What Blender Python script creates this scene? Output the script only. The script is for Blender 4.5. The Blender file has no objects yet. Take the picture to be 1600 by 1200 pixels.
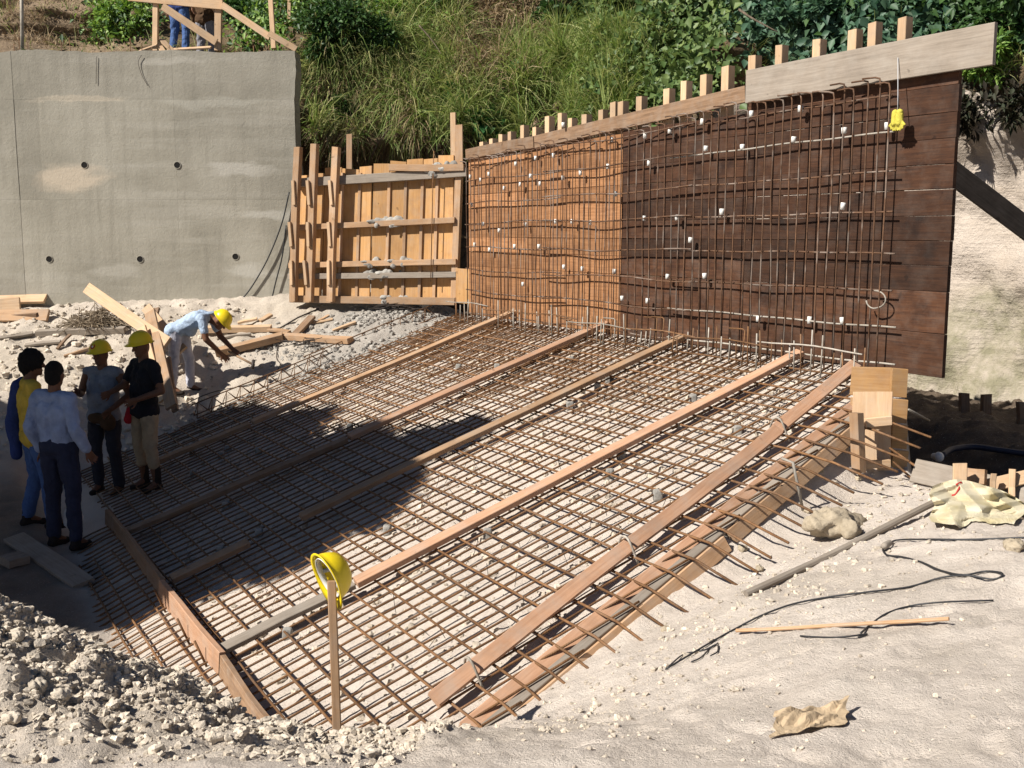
import bpy, bmesh, math, random
import numpy as np
from mathutils import Vector, Matrix, Quaternion

random.seed(7)
rng = np.random.default_rng(7)
SC = bpy.context.scene
COL = SC.collection

# ------------------------------------------------------------------ camera
CZ = 3.4                                   # eye height above the site datum
F, HOR = 1660.0, 365.0                     # focal length and horizon row of a 1600 x 1200 frame
PITCH = math.atan((600 - HOR) / F)
cam_d = bpy.data.cameras.new('camera')
cam = bpy.data.objects.new('camera', cam_d)
COL.objects.link(cam)
cam.location = (0, 0, CZ)
cam.rotation_euler = (math.pi / 2 - PITCH, 0, 0)
cam_d.sensor_width = 36.0
cam_d.lens = 36.0 * F / 1600.0
cam_d.clip_start = 0.05
cam_d.clip_end = 600.0
SC.camera = cam

# ------------------------------------------------------------------ sky and sun
SUN = np.array([0.76, 0.42, -0.78]); SUN = SUN / np.linalg.norm(SUN)      # direction light travels
wd = bpy.data.worlds.new('World'); SC.world = wd; wd.use_nodes = True
wt = wd.node_tree
sky = wt.nodes.new('ShaderNodeTexSky'); sky.sky_type = 'NISHITA'; sky.sun_disc = False; sky.altitude = 2000; sky.air_density = .8; sky.dust_density = .4
sky.sun_elevation = math.asin(-SUN[2])
sky.sun_rotation = math.atan2(-SUN[0], -SUN[1])
bg = wt.nodes['Background']; bg.inputs['Strength'].default_value = 0.05
wt.links.new(sky.outputs['Color'], bg.inputs['Color'])
sl = bpy.data.lights.new('sun', 'SUN'); sl.energy = 5.0; sl.angle = math.radians(0.5); sl.color = (1.0, 0.95, 0.87)
so = bpy.data.objects.new('sun', sl); COL.objects.link(so)
so.rotation_euler = Vector(SUN.tolist()).to_track_quat('-Z', 'Y').to_euler()
so.location = (-10, -6, 14)
SC.view_settings.view_transform = 'Standard'; SC.view_settings.look = 'None'
SC.view_settings.gamma = 1.0; SC.view_settings.use_curve_mapping = False
SC.view_settings.exposure = 0.62
SC.cycles.use_denoising = True
SC.cycles.max_bounces = 6; SC.cycles.diffuse_bounces = 2

# ------------------------------------------------------------------ measured geometry of the site
cp, sp = math.cos(PITCH), math.sin(PITCH)
FWD, UPV, RGT = np.array([0, cp, -sp]), np.array([0, sp, cp]), np.array([1.0, 0, 0])
EYE = np.array([0, 0, CZ])
def ray(u, v): return (u - 800) / F * RGT + FWD - (v - 600) / F * UPV
def W(u, v, D): return EYE + ray(u, v) * D
def proj(q):
    q = np.asarray(q, float) - EYE
    d = q @ FWD
    return 800 + F * (q @ RGT) / d, 600 - F * (q @ UPV) / d, d
def unit(v):
    v = np.asarray(v, float); return v / np.linalg.norm(v)
DW = unit(ray(-190, HOR))                                # along the form wall, away from the viewer
_X = (F * F + (HOR - 600) * 52.8) / (990 + (HOR - 600) * .474); _Y = 52.8 - .474 * _X
DB = unit(ray(800 + _X, 600 + _Y)); DB = unit(DB - DW * (DB @ DW))   # up the slope of the slab, towards the wall
NM = np.cross(DW, DB); NM = NM * np.sign(NM[2])          # normal of the sloping slab
P0 = W(690, 1110, 6.05)
def slab(a, b, h=0.0): return P0 + DW * a + DB * b + NM * h
def ab(q):
    q = np.asarray(q, float) - P0; return q @ DW, q @ DB
def hit(u, v, p, n):
    d = ray(u, v); t = ((np.asarray(p) - EYE) @ n) / (d @ n); return EYE + d * t
def on_slab(u, v, h=0.0): return hit(u, v, P0 + NM * h, NM)
WB = 5.05                                                # the wall face stands at b = WB
WN = unit(np.array([DW[1], -DW[0], 0.0])); WN = WN if WN[0] < 0 else -WN      # out of the wall face, towards the slab
WP = slab(0, WB)
def on_wall(u, v, off=0.0): return hit(u, v, WP + WN * off, WN)
UP = np.array([0, 0, 1.0])

# ------------------------------------------------------------------ mesh helpers
def mesh_np(name, verts, faces, mat=None, smooth=False):
    """verts N x 3, faces: list of arrays with k corners each or list of tuples"""
    me = bpy.data.meshes.new(name)
    verts = np.asarray(verts, np.float32)
    if isinstance(faces, np.ndarray):
        k = faces.shape[1]; n = faces.shape[0]
        me.vertices.add(len(verts)); me.vertices.foreach_set('co', verts.ravel())
        me.loops.add(n * k); me.loops.foreach_set('vertex_index', faces.astype(np.int32).ravel())
        me.polygons.add(n); me.polygons.foreach_set('loop_start', np.arange(0, n * k, k, dtype=np.int32))
        me.update(calc_edges=True)
    else:
        me.from_pydata([tuple(map(float, v)) for v in verts], [], [tuple(map(int, f)) for f in faces]); me.update()
    if mat: me.materials.append(mat)
    if smooth: me.polygons.foreach_set('use_smooth', np.ones(len(me.polygons), bool))
    return me
def tag(o, label=None, cat=None, group=None, kind=None):
    if label: o['label'] = label
    if cat: o['category'] = cat
    if group: o['group'] = group
    if kind: o['kind'] = kind
    return o
def root_of(parent): 
    o = Vector((0, 0, 0)); p = parent
    M = Matrix.Identity(4)
    while p is not None:
        M = p.matrix_basis @ M; p = p.parent
    return M
def link(name, me, parent=None, M=None):
    o = bpy.data.objects.new(name, me); COL.objects.link(o)
    M = M or Matrix.Identity(4)
    if parent is not None:
        o.parent = parent
        M = root_of(parent).inverted() @ M
    o.matrix_basis = M
    return o
def obj(name, verts, faces, mat, parent=None, smooth=False):
    """verts are world coordinates; the origin goes to their centre"""
    verts = np.asarray(verts, float); c = verts.mean(0)
    return link(name, mesh_np(name, verts - c, faces, mat, smooth), parent, Matrix.Translation(Vector(c.tolist())))
def thing(name, label, cat, loc, group=None, kind=None):
    o = bpy.data.objects.new(name, None); COL.objects.link(o)
    o.empty_display_size = 0.1
    o.location = Vector([float(v) for v in loc])
    o.matrix_basis = Matrix.Translation(o.location)
    return tag(o, label, cat, group, kind)
def frame(p0, p1, nrm):
    x = unit(np.asarray(p1) - np.asarray(p0)); z = np.asarray(nrm, float)
    z = z - x * (z @ x)
    if np.linalg.norm(z) < 1e-5: z = np.cross(x, [0.3, 0.5, 0.8])
    z = unit(z); y = np.cross(z, x)
    M = Matrix.Identity(4)
    for i in range(3):
        M[i][0], M[i][1], M[i][2], M[i][3] = float(x[i]), float(y[i]), float(z[i]), float(p0[i])
    return M
def plank_mesh(L, w, t, mat, nseg=1, warp=0.0, cham=0.004, skew=0.0):
    w2, t2, c = w / 2, t / 2, min(cham, t * .25, w * .25)
    sec = [(-w2 + c, -t2), (w2 - c, -t2), (w2, -t2 + c), (w2, t2 - c), (w2 - c, t2), (-w2 + c, t2), (-w2, t2 - c), (-w2, -t2 + c)]
    vs, fs = [], []
    b1, b2, ph = random.uniform(-1, 1) * warp, random.uniform(-1, 1) * warp, random.uniform(0, 6)
    for i in range(nseg + 1):
        s = i / nseg
        oy = b1 * math.sin(math.pi * s) ; oz = b2 * math.sin(math.pi * s) + warp * .3 * math.sin(ph + 9 * s)
        for (y, z) in sec:
            ex = 0.0
            if i in (0, nseg): ex = skew * y / max(w, 1e-6)
            vs.append((s * L + ex, y + oy, z + oz))
    for i in range(nseg):
        for k in range(8):
            a, b = i * 8 + k, i * 8 + (k + 1) % 8
            fs.append((a, b, b + 8, a + 8))
    fs.append(tuple(range(7, -1, -1))); fs.append(tuple(nseg * 8 + k for k in range(8)))
    return mesh_np('plank', vs, fs, mat)
def plank(name, p0, p1, w, t, nrm, mat, parent=None, nseg=1, warp=0.0, skew=None, cham=0.004):
    L = float(np.linalg.norm(np.asarray(p1) - np.asarray(p0)))
    if skew is None: skew = random.uniform(-.08, .08) * w
    me = plank_mesh(L, w, t, mat, nseg, warp, cham, skew)
    return link(name, me, parent, frame(p0, p1, nrm))
def smooth_path(pts, n=6):
    pts = np.asarray(pts, float)
    if len(pts) < 3: return pts
    P = np.vstack([2 * pts[0] - pts[1], pts, 2 * pts[-1] - pts[-2]]); out = []
    for i in range(1, len(P) - 2):
        for k in range(n):
            t = k / n
            out.append(.5 * ((2 * P[i]) + (-P[i - 1] + P[i + 1]) * t + (2 * P[i - 1] - 5 * P[i] + 4 * P[i + 1] - P[i + 2]) * t * t + (-P[i - 1] + 3 * P[i] - 3 * P[i + 1] + P[i + 2]) * t ** 3))
    out.append(P[-2]); return np.array(out)
def tube_geo(pts, r, k=6, r1=None):
    pts = np.asarray(pts, float); n = len(pts)
    T = np.gradient(pts, axis=0) if n > 2 else np.repeat([pts[1] - pts[0]], 2, 0)
    T = T / (np.linalg.norm(T, axis=1)[:, None] + 1e-9)
    ref = np.array([0.13, 0.27, 0.95]) if abs(T[0] @ [0.13, 0.27, 0.95]) < .9 else np.array([0.9, 0.3, 0.1])
    rr = np.linspace(r, r if r1 is None else r1, n)
    vs, fs = [], []
    for i in range(n):
        a = ref - T[i] * (ref @ T[i]); a = a / np.linalg.norm(a); b = np.cross(T[i], a); ref = a
        for j in range(k):
            th = 2 * math.pi * j / k
            vs.append(pts[i] + (a * math.cos(th) + b * math.sin(th)) * rr[i])
    for i in range(n - 1):
        for j in range(k):
            fs.append((i * k + j, i * k + (j + 1) % k, (i + 1) * k + (j + 1) % k, (i + 1) * k + j))
    fs.append(tuple(range(k - 1, -1, -1))); fs.append(tuple((n - 1) * k + j for j in range(k)))
    return vs, fs
def tube(name, pts, r, mat, parent=None, k=6, r1=None, smooth=True):
    vs, fs = tube_geo(pts, r, k, r1)
    return obj(name, vs, fs, mat, parent, smooth)
def join_geo(parts):
    V, Fc, o = [], [], 0
    for vs, fs in parts:
        V += list(vs); Fc += [tuple(i + o for i in f) for f in fs]; o += len(vs)
    return V, Fc
def box_geo(c, sx, sy, sz, R=None):
    vs = np.array([(x, y, z) for x in (-.5, .5) for y in (-.5, .5) for z in (-.5, .5)]) * [sx, sy, sz]
    if R is not None: vs = vs @ np.asarray(R).T
    return vs + np.asarray(c), [(0, 1, 3, 2), (4, 6, 7, 5), (0, 4, 5, 1), (2, 3, 7, 6), (0, 2, 6, 4), (1, 5, 7, 3)]
def ball_geo(c, r, R=None, nu=12, nv=8):
    vs, fs = [(0, 0, 1.0)], []
    for i in range(1, nv):
        ph = math.pi * i / nv
        for j in range(nu):
            th = 2 * math.pi * j / nu
            vs.append((math.sin(ph) * math.cos(th), math.sin(ph) * math.sin(th), math.cos(ph)))
    vs.append((0, 0, -1.0)); n = len(vs) - 1
    for j in range(nu): fs.append((0, 1 + j, 1 + (j + 1) % nu))
    for i in range(nv - 2):
        for j in range(nu):
            a, b = 1 + i * nu + j, 1 + i * nu + (j + 1) % nu
            fs.append((a, a + nu, b + nu, b))
    for j in range(nu): fs.append((n, n - nu + (j + 1) % nu, n - nu + j))
    vs = np.array(vs) * np.asarray(r, float)
    if R is not None: vs = vs @ np.asarray(R).T
    return vs + np.asarray(c), fs
def cone_geo(p0, r0, p1, r1, k=10):
    p0, p1 = np.asarray(p0, float), np.asarray(p1, float); d = p1 - p0; L = np.linalg.norm(d)
    if L < 1e-4: return ball_geo(p0, (r0,) * 3)
    d = d / L; pts, rad = [], []
    for i in range(5):
        a = math.pi / 2 * (1 - i / 4) ; pts.append(p0 - d * r0 * math.sin(a)); rad.append(max(r0 * math.cos(a), r0 * .04))
    for i in range(5):
        a = math.pi / 2 * i / 4; pts.append(p1 + d * r1 * math.sin(a)); rad.append(max(r1 * math.cos(a), r1 * .04))
    ref = np.array([0, 0, 1.0]) if abs(d[2]) < .9 else np.array([1.0, 0, 0])
    a = unit(ref - d * (ref @ d)); b = np.cross(d, a); vs, fs = [], []
    for q, r in zip(pts, rad):
        for j in range(k):
            th = 2 * math.pi * j / k; vs.append(q + (a * math.cos(th) + b * math.sin(th)) * r)
    for i in range(len(pts) - 1):
        for j in range(k): fs.append((i * k + j, i * k + (j + 1) % k, (i + 1) * k + (j + 1) % k, (i + 1) * k + j))
    fs.append(tuple(range(k - 1, -1, -1))); fs.append(tuple((len(pts) - 1) * k + j for j in range(k)))
    return vs, fs
def fused(name, geos, mat, voxel=0.01, smooth=3, M=None, parent=None, noise=0.0, nscale=6.0):
    """overlapping closed shapes fused into one continuous surface"""
    V, Fc = join_geo(geos)
    me = mesh_np(name + '_tmp', V, Fc)
    o = bpy.data.objects.new(name + '_tmp', me); COL.objects.link(o)
    m = o.modifiers.new('r', 'REMESH'); m.mode = 'VOXEL'; m.voxel_size = voxel; m.adaptivity = 0.0
    if smooth:
        s = o.modifiers.new('s', 'SMOOTH'); s.iterations = smooth; s.factor = 0.5
    dg = bpy.context.evaluated_depsgraph_get()
    em = bpy.data.meshes.new_from_object(o.evaluated_get(dg))
    bpy.data.objects.remove(o); bpy.data.meshes.remove(me)
    em.name = name; em.materials.clear(); em.materials.append(mat)
    if noise:
        n = len(em.vertices); co = np.empty(n * 3, np.float32); em.vertices.foreach_get('co', co); co = co.reshape(-1, 3)
        no = np.empty(n * 3, np.float32); em.vertices.foreach_get('normal', no); no = no.reshape(-1, 3)
        d = fbm3(co * nscale) * noise
        em.vertices.foreach_set('co', (co + no * d[:, None]).astype(np.float32).ravel()); em.update()
    em.polygons.foreach_set('use_smooth', np.ones(len(em.polygons), bool))
    return link(name, em, parent, M)

# value noise
_H = rng.random(65536).astype(np.float32)
def _h2(ix, iy): return _H[((ix * 7919 + iy * 104729) ^ (iy * 31 + ix * 17)) & 65535]
def vnoise(x, y):
    ix, iy = np.floor(x).astype(np.int64), np.floor(y).astype(np.int64); fx, fy = x - ix, y - iy
    fx, fy = fx * fx * (3 - 2 * fx), fy * fy * (3 - 2 * fy)
    return ((_h2(ix, iy) * (1 - fx) + _h2(ix + 1, iy) * fx) * (1 - fy) + (_h2(ix, iy + 1) * (1 - fx) + _h2(ix + 1, iy + 1) * fx) * fy) * 2 - 1
def fbm(x, y, o=4, g=.5):
    s, a = 0, 1.0
    for i in range(o): s = s + a * vnoise(x * 2 ** i + 13.7 * i, y * 2 ** i - 7.1 * i); a *= g
    return s
def fbm3(p): return (fbm(p[:, 0] + p[:, 2] * .7, p[:, 1] - p[:, 2] * .9) + fbm(p[:, 2] + 5.1, p[:, 0] * .8 + p[:, 1])) * .5
def sstep(x, a, b):
    t = np.clip((x - a) / (b - a), 0, 1); return t * t * (3 - 2 * t)

# ------------------------------------------------------------------ materials
class NT:
    def __init__(s, name):
        s.m = bpy.data.materials.new(name); s.m.use_nodes = True; s.t = s.m.node_tree; s.n = s.t.nodes
        s.b = s.n['Principled BSDF']; s.b.inputs['Roughness'].default_value = .85
        s.b.inputs['Specular IOR Level'].default_value = .25
    def new(s, ty, **k):
        n = s.n.new(ty)
        for a, v in k.items(): setattr(n, a, v)
        return n
    def l(s, a, b): s.t.links.new(a, b)
    def coord(s, kind='Object', scale=(1, 1, 1)):
        tc = s.new('ShaderNodeTexCoord'); mp = s.new('ShaderNodeMapping'); mp.inputs['Scale'].default_value = scale
        s.l(tc.outputs[kind], mp.inputs['Vector']); return mp.outputs['Vector']
    def geo(s, scale=(1, 1, 1)):
        g = s.new('ShaderNodeNewGeometry'); mp = s.new('ShaderNodeMapping'); mp.inputs['Scale'].default_value = scale
        s.l(g.outputs['Position'], mp.inputs['Vector']); return mp.outputs['Vector']
    def noise(s, vec, sc, det=4, rough=.6, dist=0):
        n = s.new('ShaderNodeTexNoise'); n.inputs['Scale'].default_value = sc; n.inputs['Detail'].default_value = det
        n.inputs['Roughness'].default_value = rough; n.inputs['Distortion'].default_value = dist
        s.l(vec, n.inputs['Vector']); return n.outputs['Fac']
    def ramp(s, fac, stops, interp='LINEAR'):
        r = s.new('ShaderNodeValToRGB'); cr = r.color_ramp; cr.interpolation = interp
        while len(cr.elements) < len(stops): cr.elements.new(.5)
        for e, (p, c) in zip(cr.elements, stops): e.position = p; e.color = (*c, 1)
        s.l(fac, r.inputs['Fac']); return r.outputs['Color']
    def mix(s, fac, a, b, mode='MIX'):
        m = s.new('ShaderNodeMix', data_type='RGBA', blend_type=mode)
        for v, i in ((fac, 0), (a, 6), (b, 7)):
            if isinstance(v, (int, float)): m.inputs[i].default_value = v
            elif isinstance(v, tuple): m.inputs[i].default_value = (*v, 1)
            else: s.l(v, m.inputs[i])
        return m.outputs[2]
    def hsv(s, col, h=.5, sa=1, v=1, vfac=None):
        n = s.new('ShaderNodeHueSaturation'); n.inputs['Hue'].default_value = h; n.inputs['Saturation'].default_value = sa; n.inputs['Value'].default_value = v
        s.l(col, n.inputs['Color'])
        if vfac is not None: s.l(vfac, n.inputs['Value'])
        return n.outputs['Color']
    def maprange(s, f, a, b, c, d):
        n = s.new('ShaderNodeMapRange')
        for i, v in enumerate((a, b, c, d)): n.inputs[i + 1].default_value = v
        s.l(f, n.inputs[0]); return n.outputs[0]
    def math(s, op, a, b):
        n = s.new('ShaderNodeMath', operation=op)
        for i, v in enumerate((a, b)):
            if isinstance(v, (int, float)): n.inputs[i].default_value = v
            else: s.l(v, n.inputs[i])
        return n.outputs[0]
    def bump(s, fac, st=.4, d=.01):
        b = s.new('ShaderNodeBump'); b.inputs['Strength'].default_value = st; b.inputs['Distance'].default_value = d
        s.l(fac, b.inputs['Height']); s.l(b.outputs['Normal'], s.b.inputs['Normal'])
    def out(s, col, rough=None):
        if isinstance(col, tuple): s.b.inputs['Base Color'].default_value = (*col, 1)
        else: s.l(col, s.b.inputs['Base Color'])
        if rough is not None: s.b.inputs['Roughness'].default_value = rough
        return s.m
    def rand(s): return s.new('ShaderNodeObjectInfo').outputs['Random']
    def island(s): return s.new('ShaderNodeNewGeometry').outputs['Random Per Island']

def wood(name, c0, c1, dark=None, var=.35, grey=0.0, stain=.3):
    k = NT(name); r = k.rand()
    off = k.new('ShaderNodeVectorMath', operation='ADD'); cb = k.new('ShaderNodeCombineXYZ')
    k.l(k.math('MULTIPLY', r, 37.0), cb.inputs[0]); k.l(k.math('MULTIPLY', r, 11.0), cb.inputs[1])
    k.l(k.coord('Object'), off.inputs[0]); k.l(cb.outputs[0], off.inputs[1])
    mp = k.new('ShaderNodeMapping'); mp.inputs['Scale'].default_value = (1.2, 22, 22); k.l(off.outputs[0], mp.inputs['Vector'])
    g = k.noise(mp.outputs[0], 2.2, 5, .65, .6)
    col = k.ramp(g, [(.28, c0), (.72, c1)])
    blot = k.noise(off.outputs[0], 2.6, 4, .6)
    if dark: col = k.mix(k.math('MULTIPLY', k.maprange(blot, .5, .72, 0, 1), stain), col, dark)
    knot = k.noise(off.outputs[0], 9, 2, .5)
    col = k.mix(k.maprange(knot, .7, .76, 0, .55), col, tuple(x * .35 for x in c0))
    if grey: col = k.mix(k.math('MULTIPLY', k.maprange(k.noise(off.outputs[0], 5, 5, .7), .45, .7, 0, 1), grey), col, (.36, .33, .29))
    col = k.hsv(col, vfac=k.maprange(k.math('FRACT', k.math('MULTIPLY', r, 7.13), 0), 0, 1, 1 - var, 1 + var * .6))
    k.bump(g, .35, .004)
    return k.out(col, .75)
M = {}
M['pine'] = wood('pine_timber', (.36, .21, .112), (.51, .33, .195), (.24, .15, .09), .3, .4, .55)
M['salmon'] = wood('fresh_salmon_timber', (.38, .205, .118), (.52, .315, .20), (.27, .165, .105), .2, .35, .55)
M['formply'] = wood('shutter_board', (.42, .22, .082), (.58, .34, .145), (.27, .14, .06), .3, .25, .5)
M['orange'] = wood('oiled_orange_board', (.25, .112, .047), (.44, .22, .10), (.12, .05, .024), .3, .08, .6)
M['darkwood'] = wood('oil_stained_dark_board', (.034, .0145, .008), (.092, .039, .018), (.014, .007, .005), .5, .08, .8)
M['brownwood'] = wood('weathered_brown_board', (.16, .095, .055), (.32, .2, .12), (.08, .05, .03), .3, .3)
M['greywood'] = wood('weathered_grey_board', (.20, .165, .13), (.32, .27, .22), (.13, .105, .085), .2, .3)
M['shadewood'] = wood('shaded_grey_timber', (.055, .047, .04), (.12, .10, .085), None, .2, .1)  # brace timber, its shadow-side darkness put into the colour
M['palewood'] = wood('pale_sawn_timber', (.49, .31, .175), (.65, .46, .29), (.34, .23, .14), .25, .3, .5)

def rust(name, c0, c1, grey=0.0):
    k = NT(name); v = k.geo()
    n = k.noise(v, 14, 5, .7); col = k.ramp(n, [(.3, c0), (.7, c1)])
    if grey: col = k.mix(k.maprange(k.noise(v, 3.1, 3, .6), .5, .62, 0, grey), col, (.42, .39, .35))
    col = k.hsv(col, vfac=k.maprange(k.rand(), 0, 1, .75, 1.25))
    w = k.new('ShaderNodeTexWave'); w.inputs['Scale'].default_value = 22; k.l(v, w.inputs['Vector']); k.bump(w.outputs['Fac'], .25, .003)
    return k.out(col, .7)
M['rust'] = rust('rusty_bar', (.092, .045, .021), (.22, .113, .049), .06)
M['rust_wall'] = rust('rusty_bar_streaked', (.06, .032, .019), (.15, .078, .042), .3)
M['barsteel'] = rust('mortar_grey_bar', (.22, .19, .155), (.42, .38, .32), .3)
M['wire'] = NT('dark_tie_wire').out((.045, .035, .03), .6)

def sand():
    k = NT('pale_sandy_earth'); v = k.geo(); at = k.new('ShaderNodeAttribute', attribute_name='soil'); sep = k.new('ShaderNodeSeparateColor'); k.l(at.outputs['Color'], sep.inputs[0])
    big = k.noise(v, .55, 5, .6); mid = k.noise(v, 2.6, 6, .65); fin = k.noise(v, 38, 6, .72)
    col = k.ramp(mid, [(.25, (.50, .435, .37)), (.5, (.59, .515, .445)), (.75, (.655, .58, .505))])
    col = k.mix(k.maprange(k.noise(k.geo((.8, 1.6, 1)), .9, 6, .62), .50, .66, 0, .55), col, k.mix(at.outputs['Alpha'], col, (.40, .345, .285)))                       # damp trodden patches
    col = k.mix(sep.outputs[0], col, k.ramp(mid, [(.3, (.26, .235, .205)), (.7, (.42, .385, .34))]))   # cement laitance
    col = k.mix(sep.outputs[1], col, k.ramp(fin, [(.3, (.40, .34, .27)), (.7, (.57, .495, .405))]))   # rubble soil
    col = k.mix(sep.outputs[2], col, k.ramp(mid, [(.3, (.075, .055, .04)), (.7, (.16, .12, .085))]))   # trench and pit shade put into the soil colour
    col = k.mix(k.maprange(fin, .3, .42, .45, 0), col, (.24, .19, .14))                        # pits
    col = k.mix(k.maprange(k.noise(v, 70, 3, .6), .64, .70, 0, .5), col, (.68, .63, .56))       # pale grit
    h = k.math('ADD', k.math('MULTIPLY', fin, .6), k.math('MULTIPLY', k.noise(v, 110, 4, .7), .3))
    k.bump(k.math('ADD', h, k.math('MULTIPLY', mid, .8)), .85, .04)
    return k.out(col, .95)
M['sand'] = sand()
def clod(name, c0, c1):
    k = NT(name); v = k.geo(); n = k.noise(v, 16, 6, .7)
    col = k.ramp(n, [(.3, c0), (.7, c1)])
    col = k.hsv(col, vfac=k.maprange(k.island(), 0, 1, .75, 1.2)); k.bump(n, .8, .02); return k.out(col, .95)
M['clod'] = clod('pale_clod', (.47, .40, .315), (.64, .56, .46))
M['rock'] = clod('limestone_rock', (.33, .27, .19), (.50, .42, .31))
M['greyclod'] = clod('grey_rubble', (.24, .22, .19), (.44, .41, .37))
def concrete():
    k = NT('cast_concrete'); v = k.geo(); r = k.rand()
    a = k.noise(v, .9, 6, .62); col = k.ramp(a, [(.28, (.25, .232, .188)), (.5, (.318, .295, .242)), (.72, (.385, .36, .30))])
    st = k.noise(k.geo((.35, .35, 3.2)), 1.3, 5, .6); col = k.mix(k.maprange(st, .5, .72, 0, .6), col, (.41, .385, .33))
    vs = k.noise(k.geo((5, 5, .35)), 1.1, 4, .6); col = k.mix(k.maprange(vs, .5, .75, 0, .5), col, (.20, .185, .15))
    col = k.mix(k.maprange(k.noise(v, 26, 3, .6), .68, .74, 0, .5), col, (.2, .19, .165))
    nd = k.new('ShaderNodeTexNoise'); nd.inputs['Scale'].default_value = 1.6; nd.inputs['Detail'].default_value = 5; k.l(k.geo((1, 1, 3)), nd.inputs['Vector'])
    for (u0, v0, hw, hh, cc, am) in ((108, 278, .62, .24, (.50, .425, .33), .9), (372, 265, .55, .13, (.47, .445, .39), .7), (120, 154, .8, .05, (.48, .42, .33), .7), (395, 425, .5, .12, (.46, .44, .39), .6), (180, 425, .45, .12, (.44, .415, .36), .5), (330, 160, .9, .09, (.44, .42, .36), .5), (260, 95, .5, .06, (.46, .43, .37), .6), (440, 335, .6, .1, (.45, .43, .38), .6)):
        c = hit(u0, v0, (0, 17.45, 0), np.array([0, 1.0, 0])); vm = k.new('ShaderNodeVectorMath', operation='MULTIPLY_ADD')
        k.l(nd.outputs['Color'], vm.inputs[0]); vm.inputs[1].default_value = (.9, 0, .32); sb_ = k.new('ShaderNodeVectorMath', operation='SUBTRACT'); k.l(k.geo(), sb_.inputs[0]); sb_.inputs[1].default_value = (float(c[0]) + .45, float(c[1]), float(c[2]) + .16); k.l(sb_.outputs[0], vm.inputs[2])
        mp_ = k.new('ShaderNodeVectorMath', operation='MULTIPLY'); k.l(vm.outputs[0], mp_.inputs[0]); mp_.inputs[1].default_value = (1 / hw, 0, 1 / hh); ln_ = k.new('ShaderNodeVectorMath', operation='LENGTH'); k.l(mp_.outputs[0], ln_.inputs[0])
        col = k.mix(k.maprange(ln_.outputs['Value'], 1.1, .6, 0, am), col, cc)
    col = k.mix(k.maprange(k.noise(k.geo((3, 3, 14)), 1.6, 5, .7), .58, .7, 0, .35), col, (.235, .215, .17))
    col = k.hsv(col, vfac=k.maprange(r, 0, 1, .93, 1.08)); k.bump(k.noise(v, 20, 6, .7), .45, .015)
    return k.out(col, .9)
M['concrete'] = concrete()
M['mortar'] = clod('cream_mortar', (.42, .35, .26), (.50, .42, .32))
M['greymortar'] = clod('grey_mortar', (.25, .235, .21), (.40, .38, .345))
def hillmat():
    k = NT('hill_soil'); v = k.geo(); at = k.new('ShaderNodeAttribute', attribute_name='soil'); sep = k.new('ShaderNodeSeparateColor'); k.l(at.outputs['Color'], sep.inputs[0])
    n = k.noise(v, 3.0, 6, .65); f = k.noise(v, 16, 6, .7)
    col = k.ramp(n, [(.3, (.075, .05, .028)), (.7, (.19, .135, .08))])
    col = k.mix(sep.outputs[0], col, k.mix(k.maprange(k.noise(v, 1.3, 5, .6), .4, .65, 0, 1), (.53, .455, .385), (.45, .38, .31)))   # bare sand cut
    stt = k.noise(k.geo((.7, .7, 6)), 1.2, 5, .65); col = k.mix(k.math('MULTIPLY', sep.outputs[0], k.maprange(stt, .5, .7, 0, .45)), col, (.36, .29, .22))
    mo = k.math('MULTIPLY', sep.outputs[1], k.maprange(k.noise(v, 3.5, 5, .65), .35, .6, .3, 1))
    col = k.mix(mo, col, k.mix(f, (.19, .175, .105), (.33, .30, .215)))                           # algae on the damp foot
    col = k.mix(sep.outputs[2], col, k.ramp(f, [(.3, (.15, .105, .065)), (.7, (.32, .235, .155))]))           # bare brown earth
    k.bump(k.math('ADD', k.math('ADD', k.math('MULTIPLY', n, .6), k.math('MULTIPLY', stt, .7)), k.math('MULTIPLY', f, .6)), .9, .08)
    return k.out(col, .95)
M['hill'] = hillmat()
def leaf(name, cols, tr=.25, rough=.5, val=.35):
    k = NT(name); r = k.island()
    col = k.ramp(r, [(i / max(len(cols) - 1, 1), c) for i, c in enumerate(cols)])
    k.b.inputs['Specular IOR Level'].default_value = .35
    m = k.out(col, rough)
    t = k.new('ShaderNodeBsdfTranslucent'); k.l(k.hsv(col, .49, 1.1, 1.3), t.inputs['Color'])
    mx = k.new('ShaderNodeMixShader'); mx.inputs[0].default_value = tr
    o = k.n['Material Output']; k.l(k.b.outputs[0], mx.inputs[1]); k.l(t.outputs[0], mx.inputs[2]); k.l(mx.outputs[0], o.inputs['Surface'])
    return m
M['leaf_bright'] = leaf('bright_leaf', [(.08, .17, .03), (.15, .27, .05), (.25, .36, .08), (.11, .21, .04)])
M['leaf_dark'] = leaf('dark_leaf', [(.024, .06, .018), (.045, .10, .028), (.075, .145, .04), (.04, .08, .028)])
M['leaf_blue'] = leaf('bluish_vine_leaf', [(.04, .09, .055), (.07, .14, .085), (.10, .18, .10), (.05, .09, .045)])
M['leaf_broad'] = leaf('broad_vine_leaf', [(.06, .11, .03), (.11, .17, .05), (.19, .25, .08), (.07, .13, .045)])
M['leaf_plant'] = leaf('big_plant_leaf', [(.03, .11, .035), (.06, .17, .05), (.09, .21, .06)])
M['leaf_brown'] = leaf('dry_brown_leaf', [(.10, .065, .035), (.18, .12, .065), (.25, .18, .10), (.06, .04, .025)], .1, .8)
M['leaf_black'] = leaf('withered_dark_leaf', [(.015, .012, .008), (.035, .028, .014), (.02, .03, .012)], .1, .7)
M['grass'] = leaf('hanging_grass', [(.08, .14, .03), (.19, .28, .07), (.36, .40, .14), (.44, .40, .19), (.12, .21, .045)], .3, .6)
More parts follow.
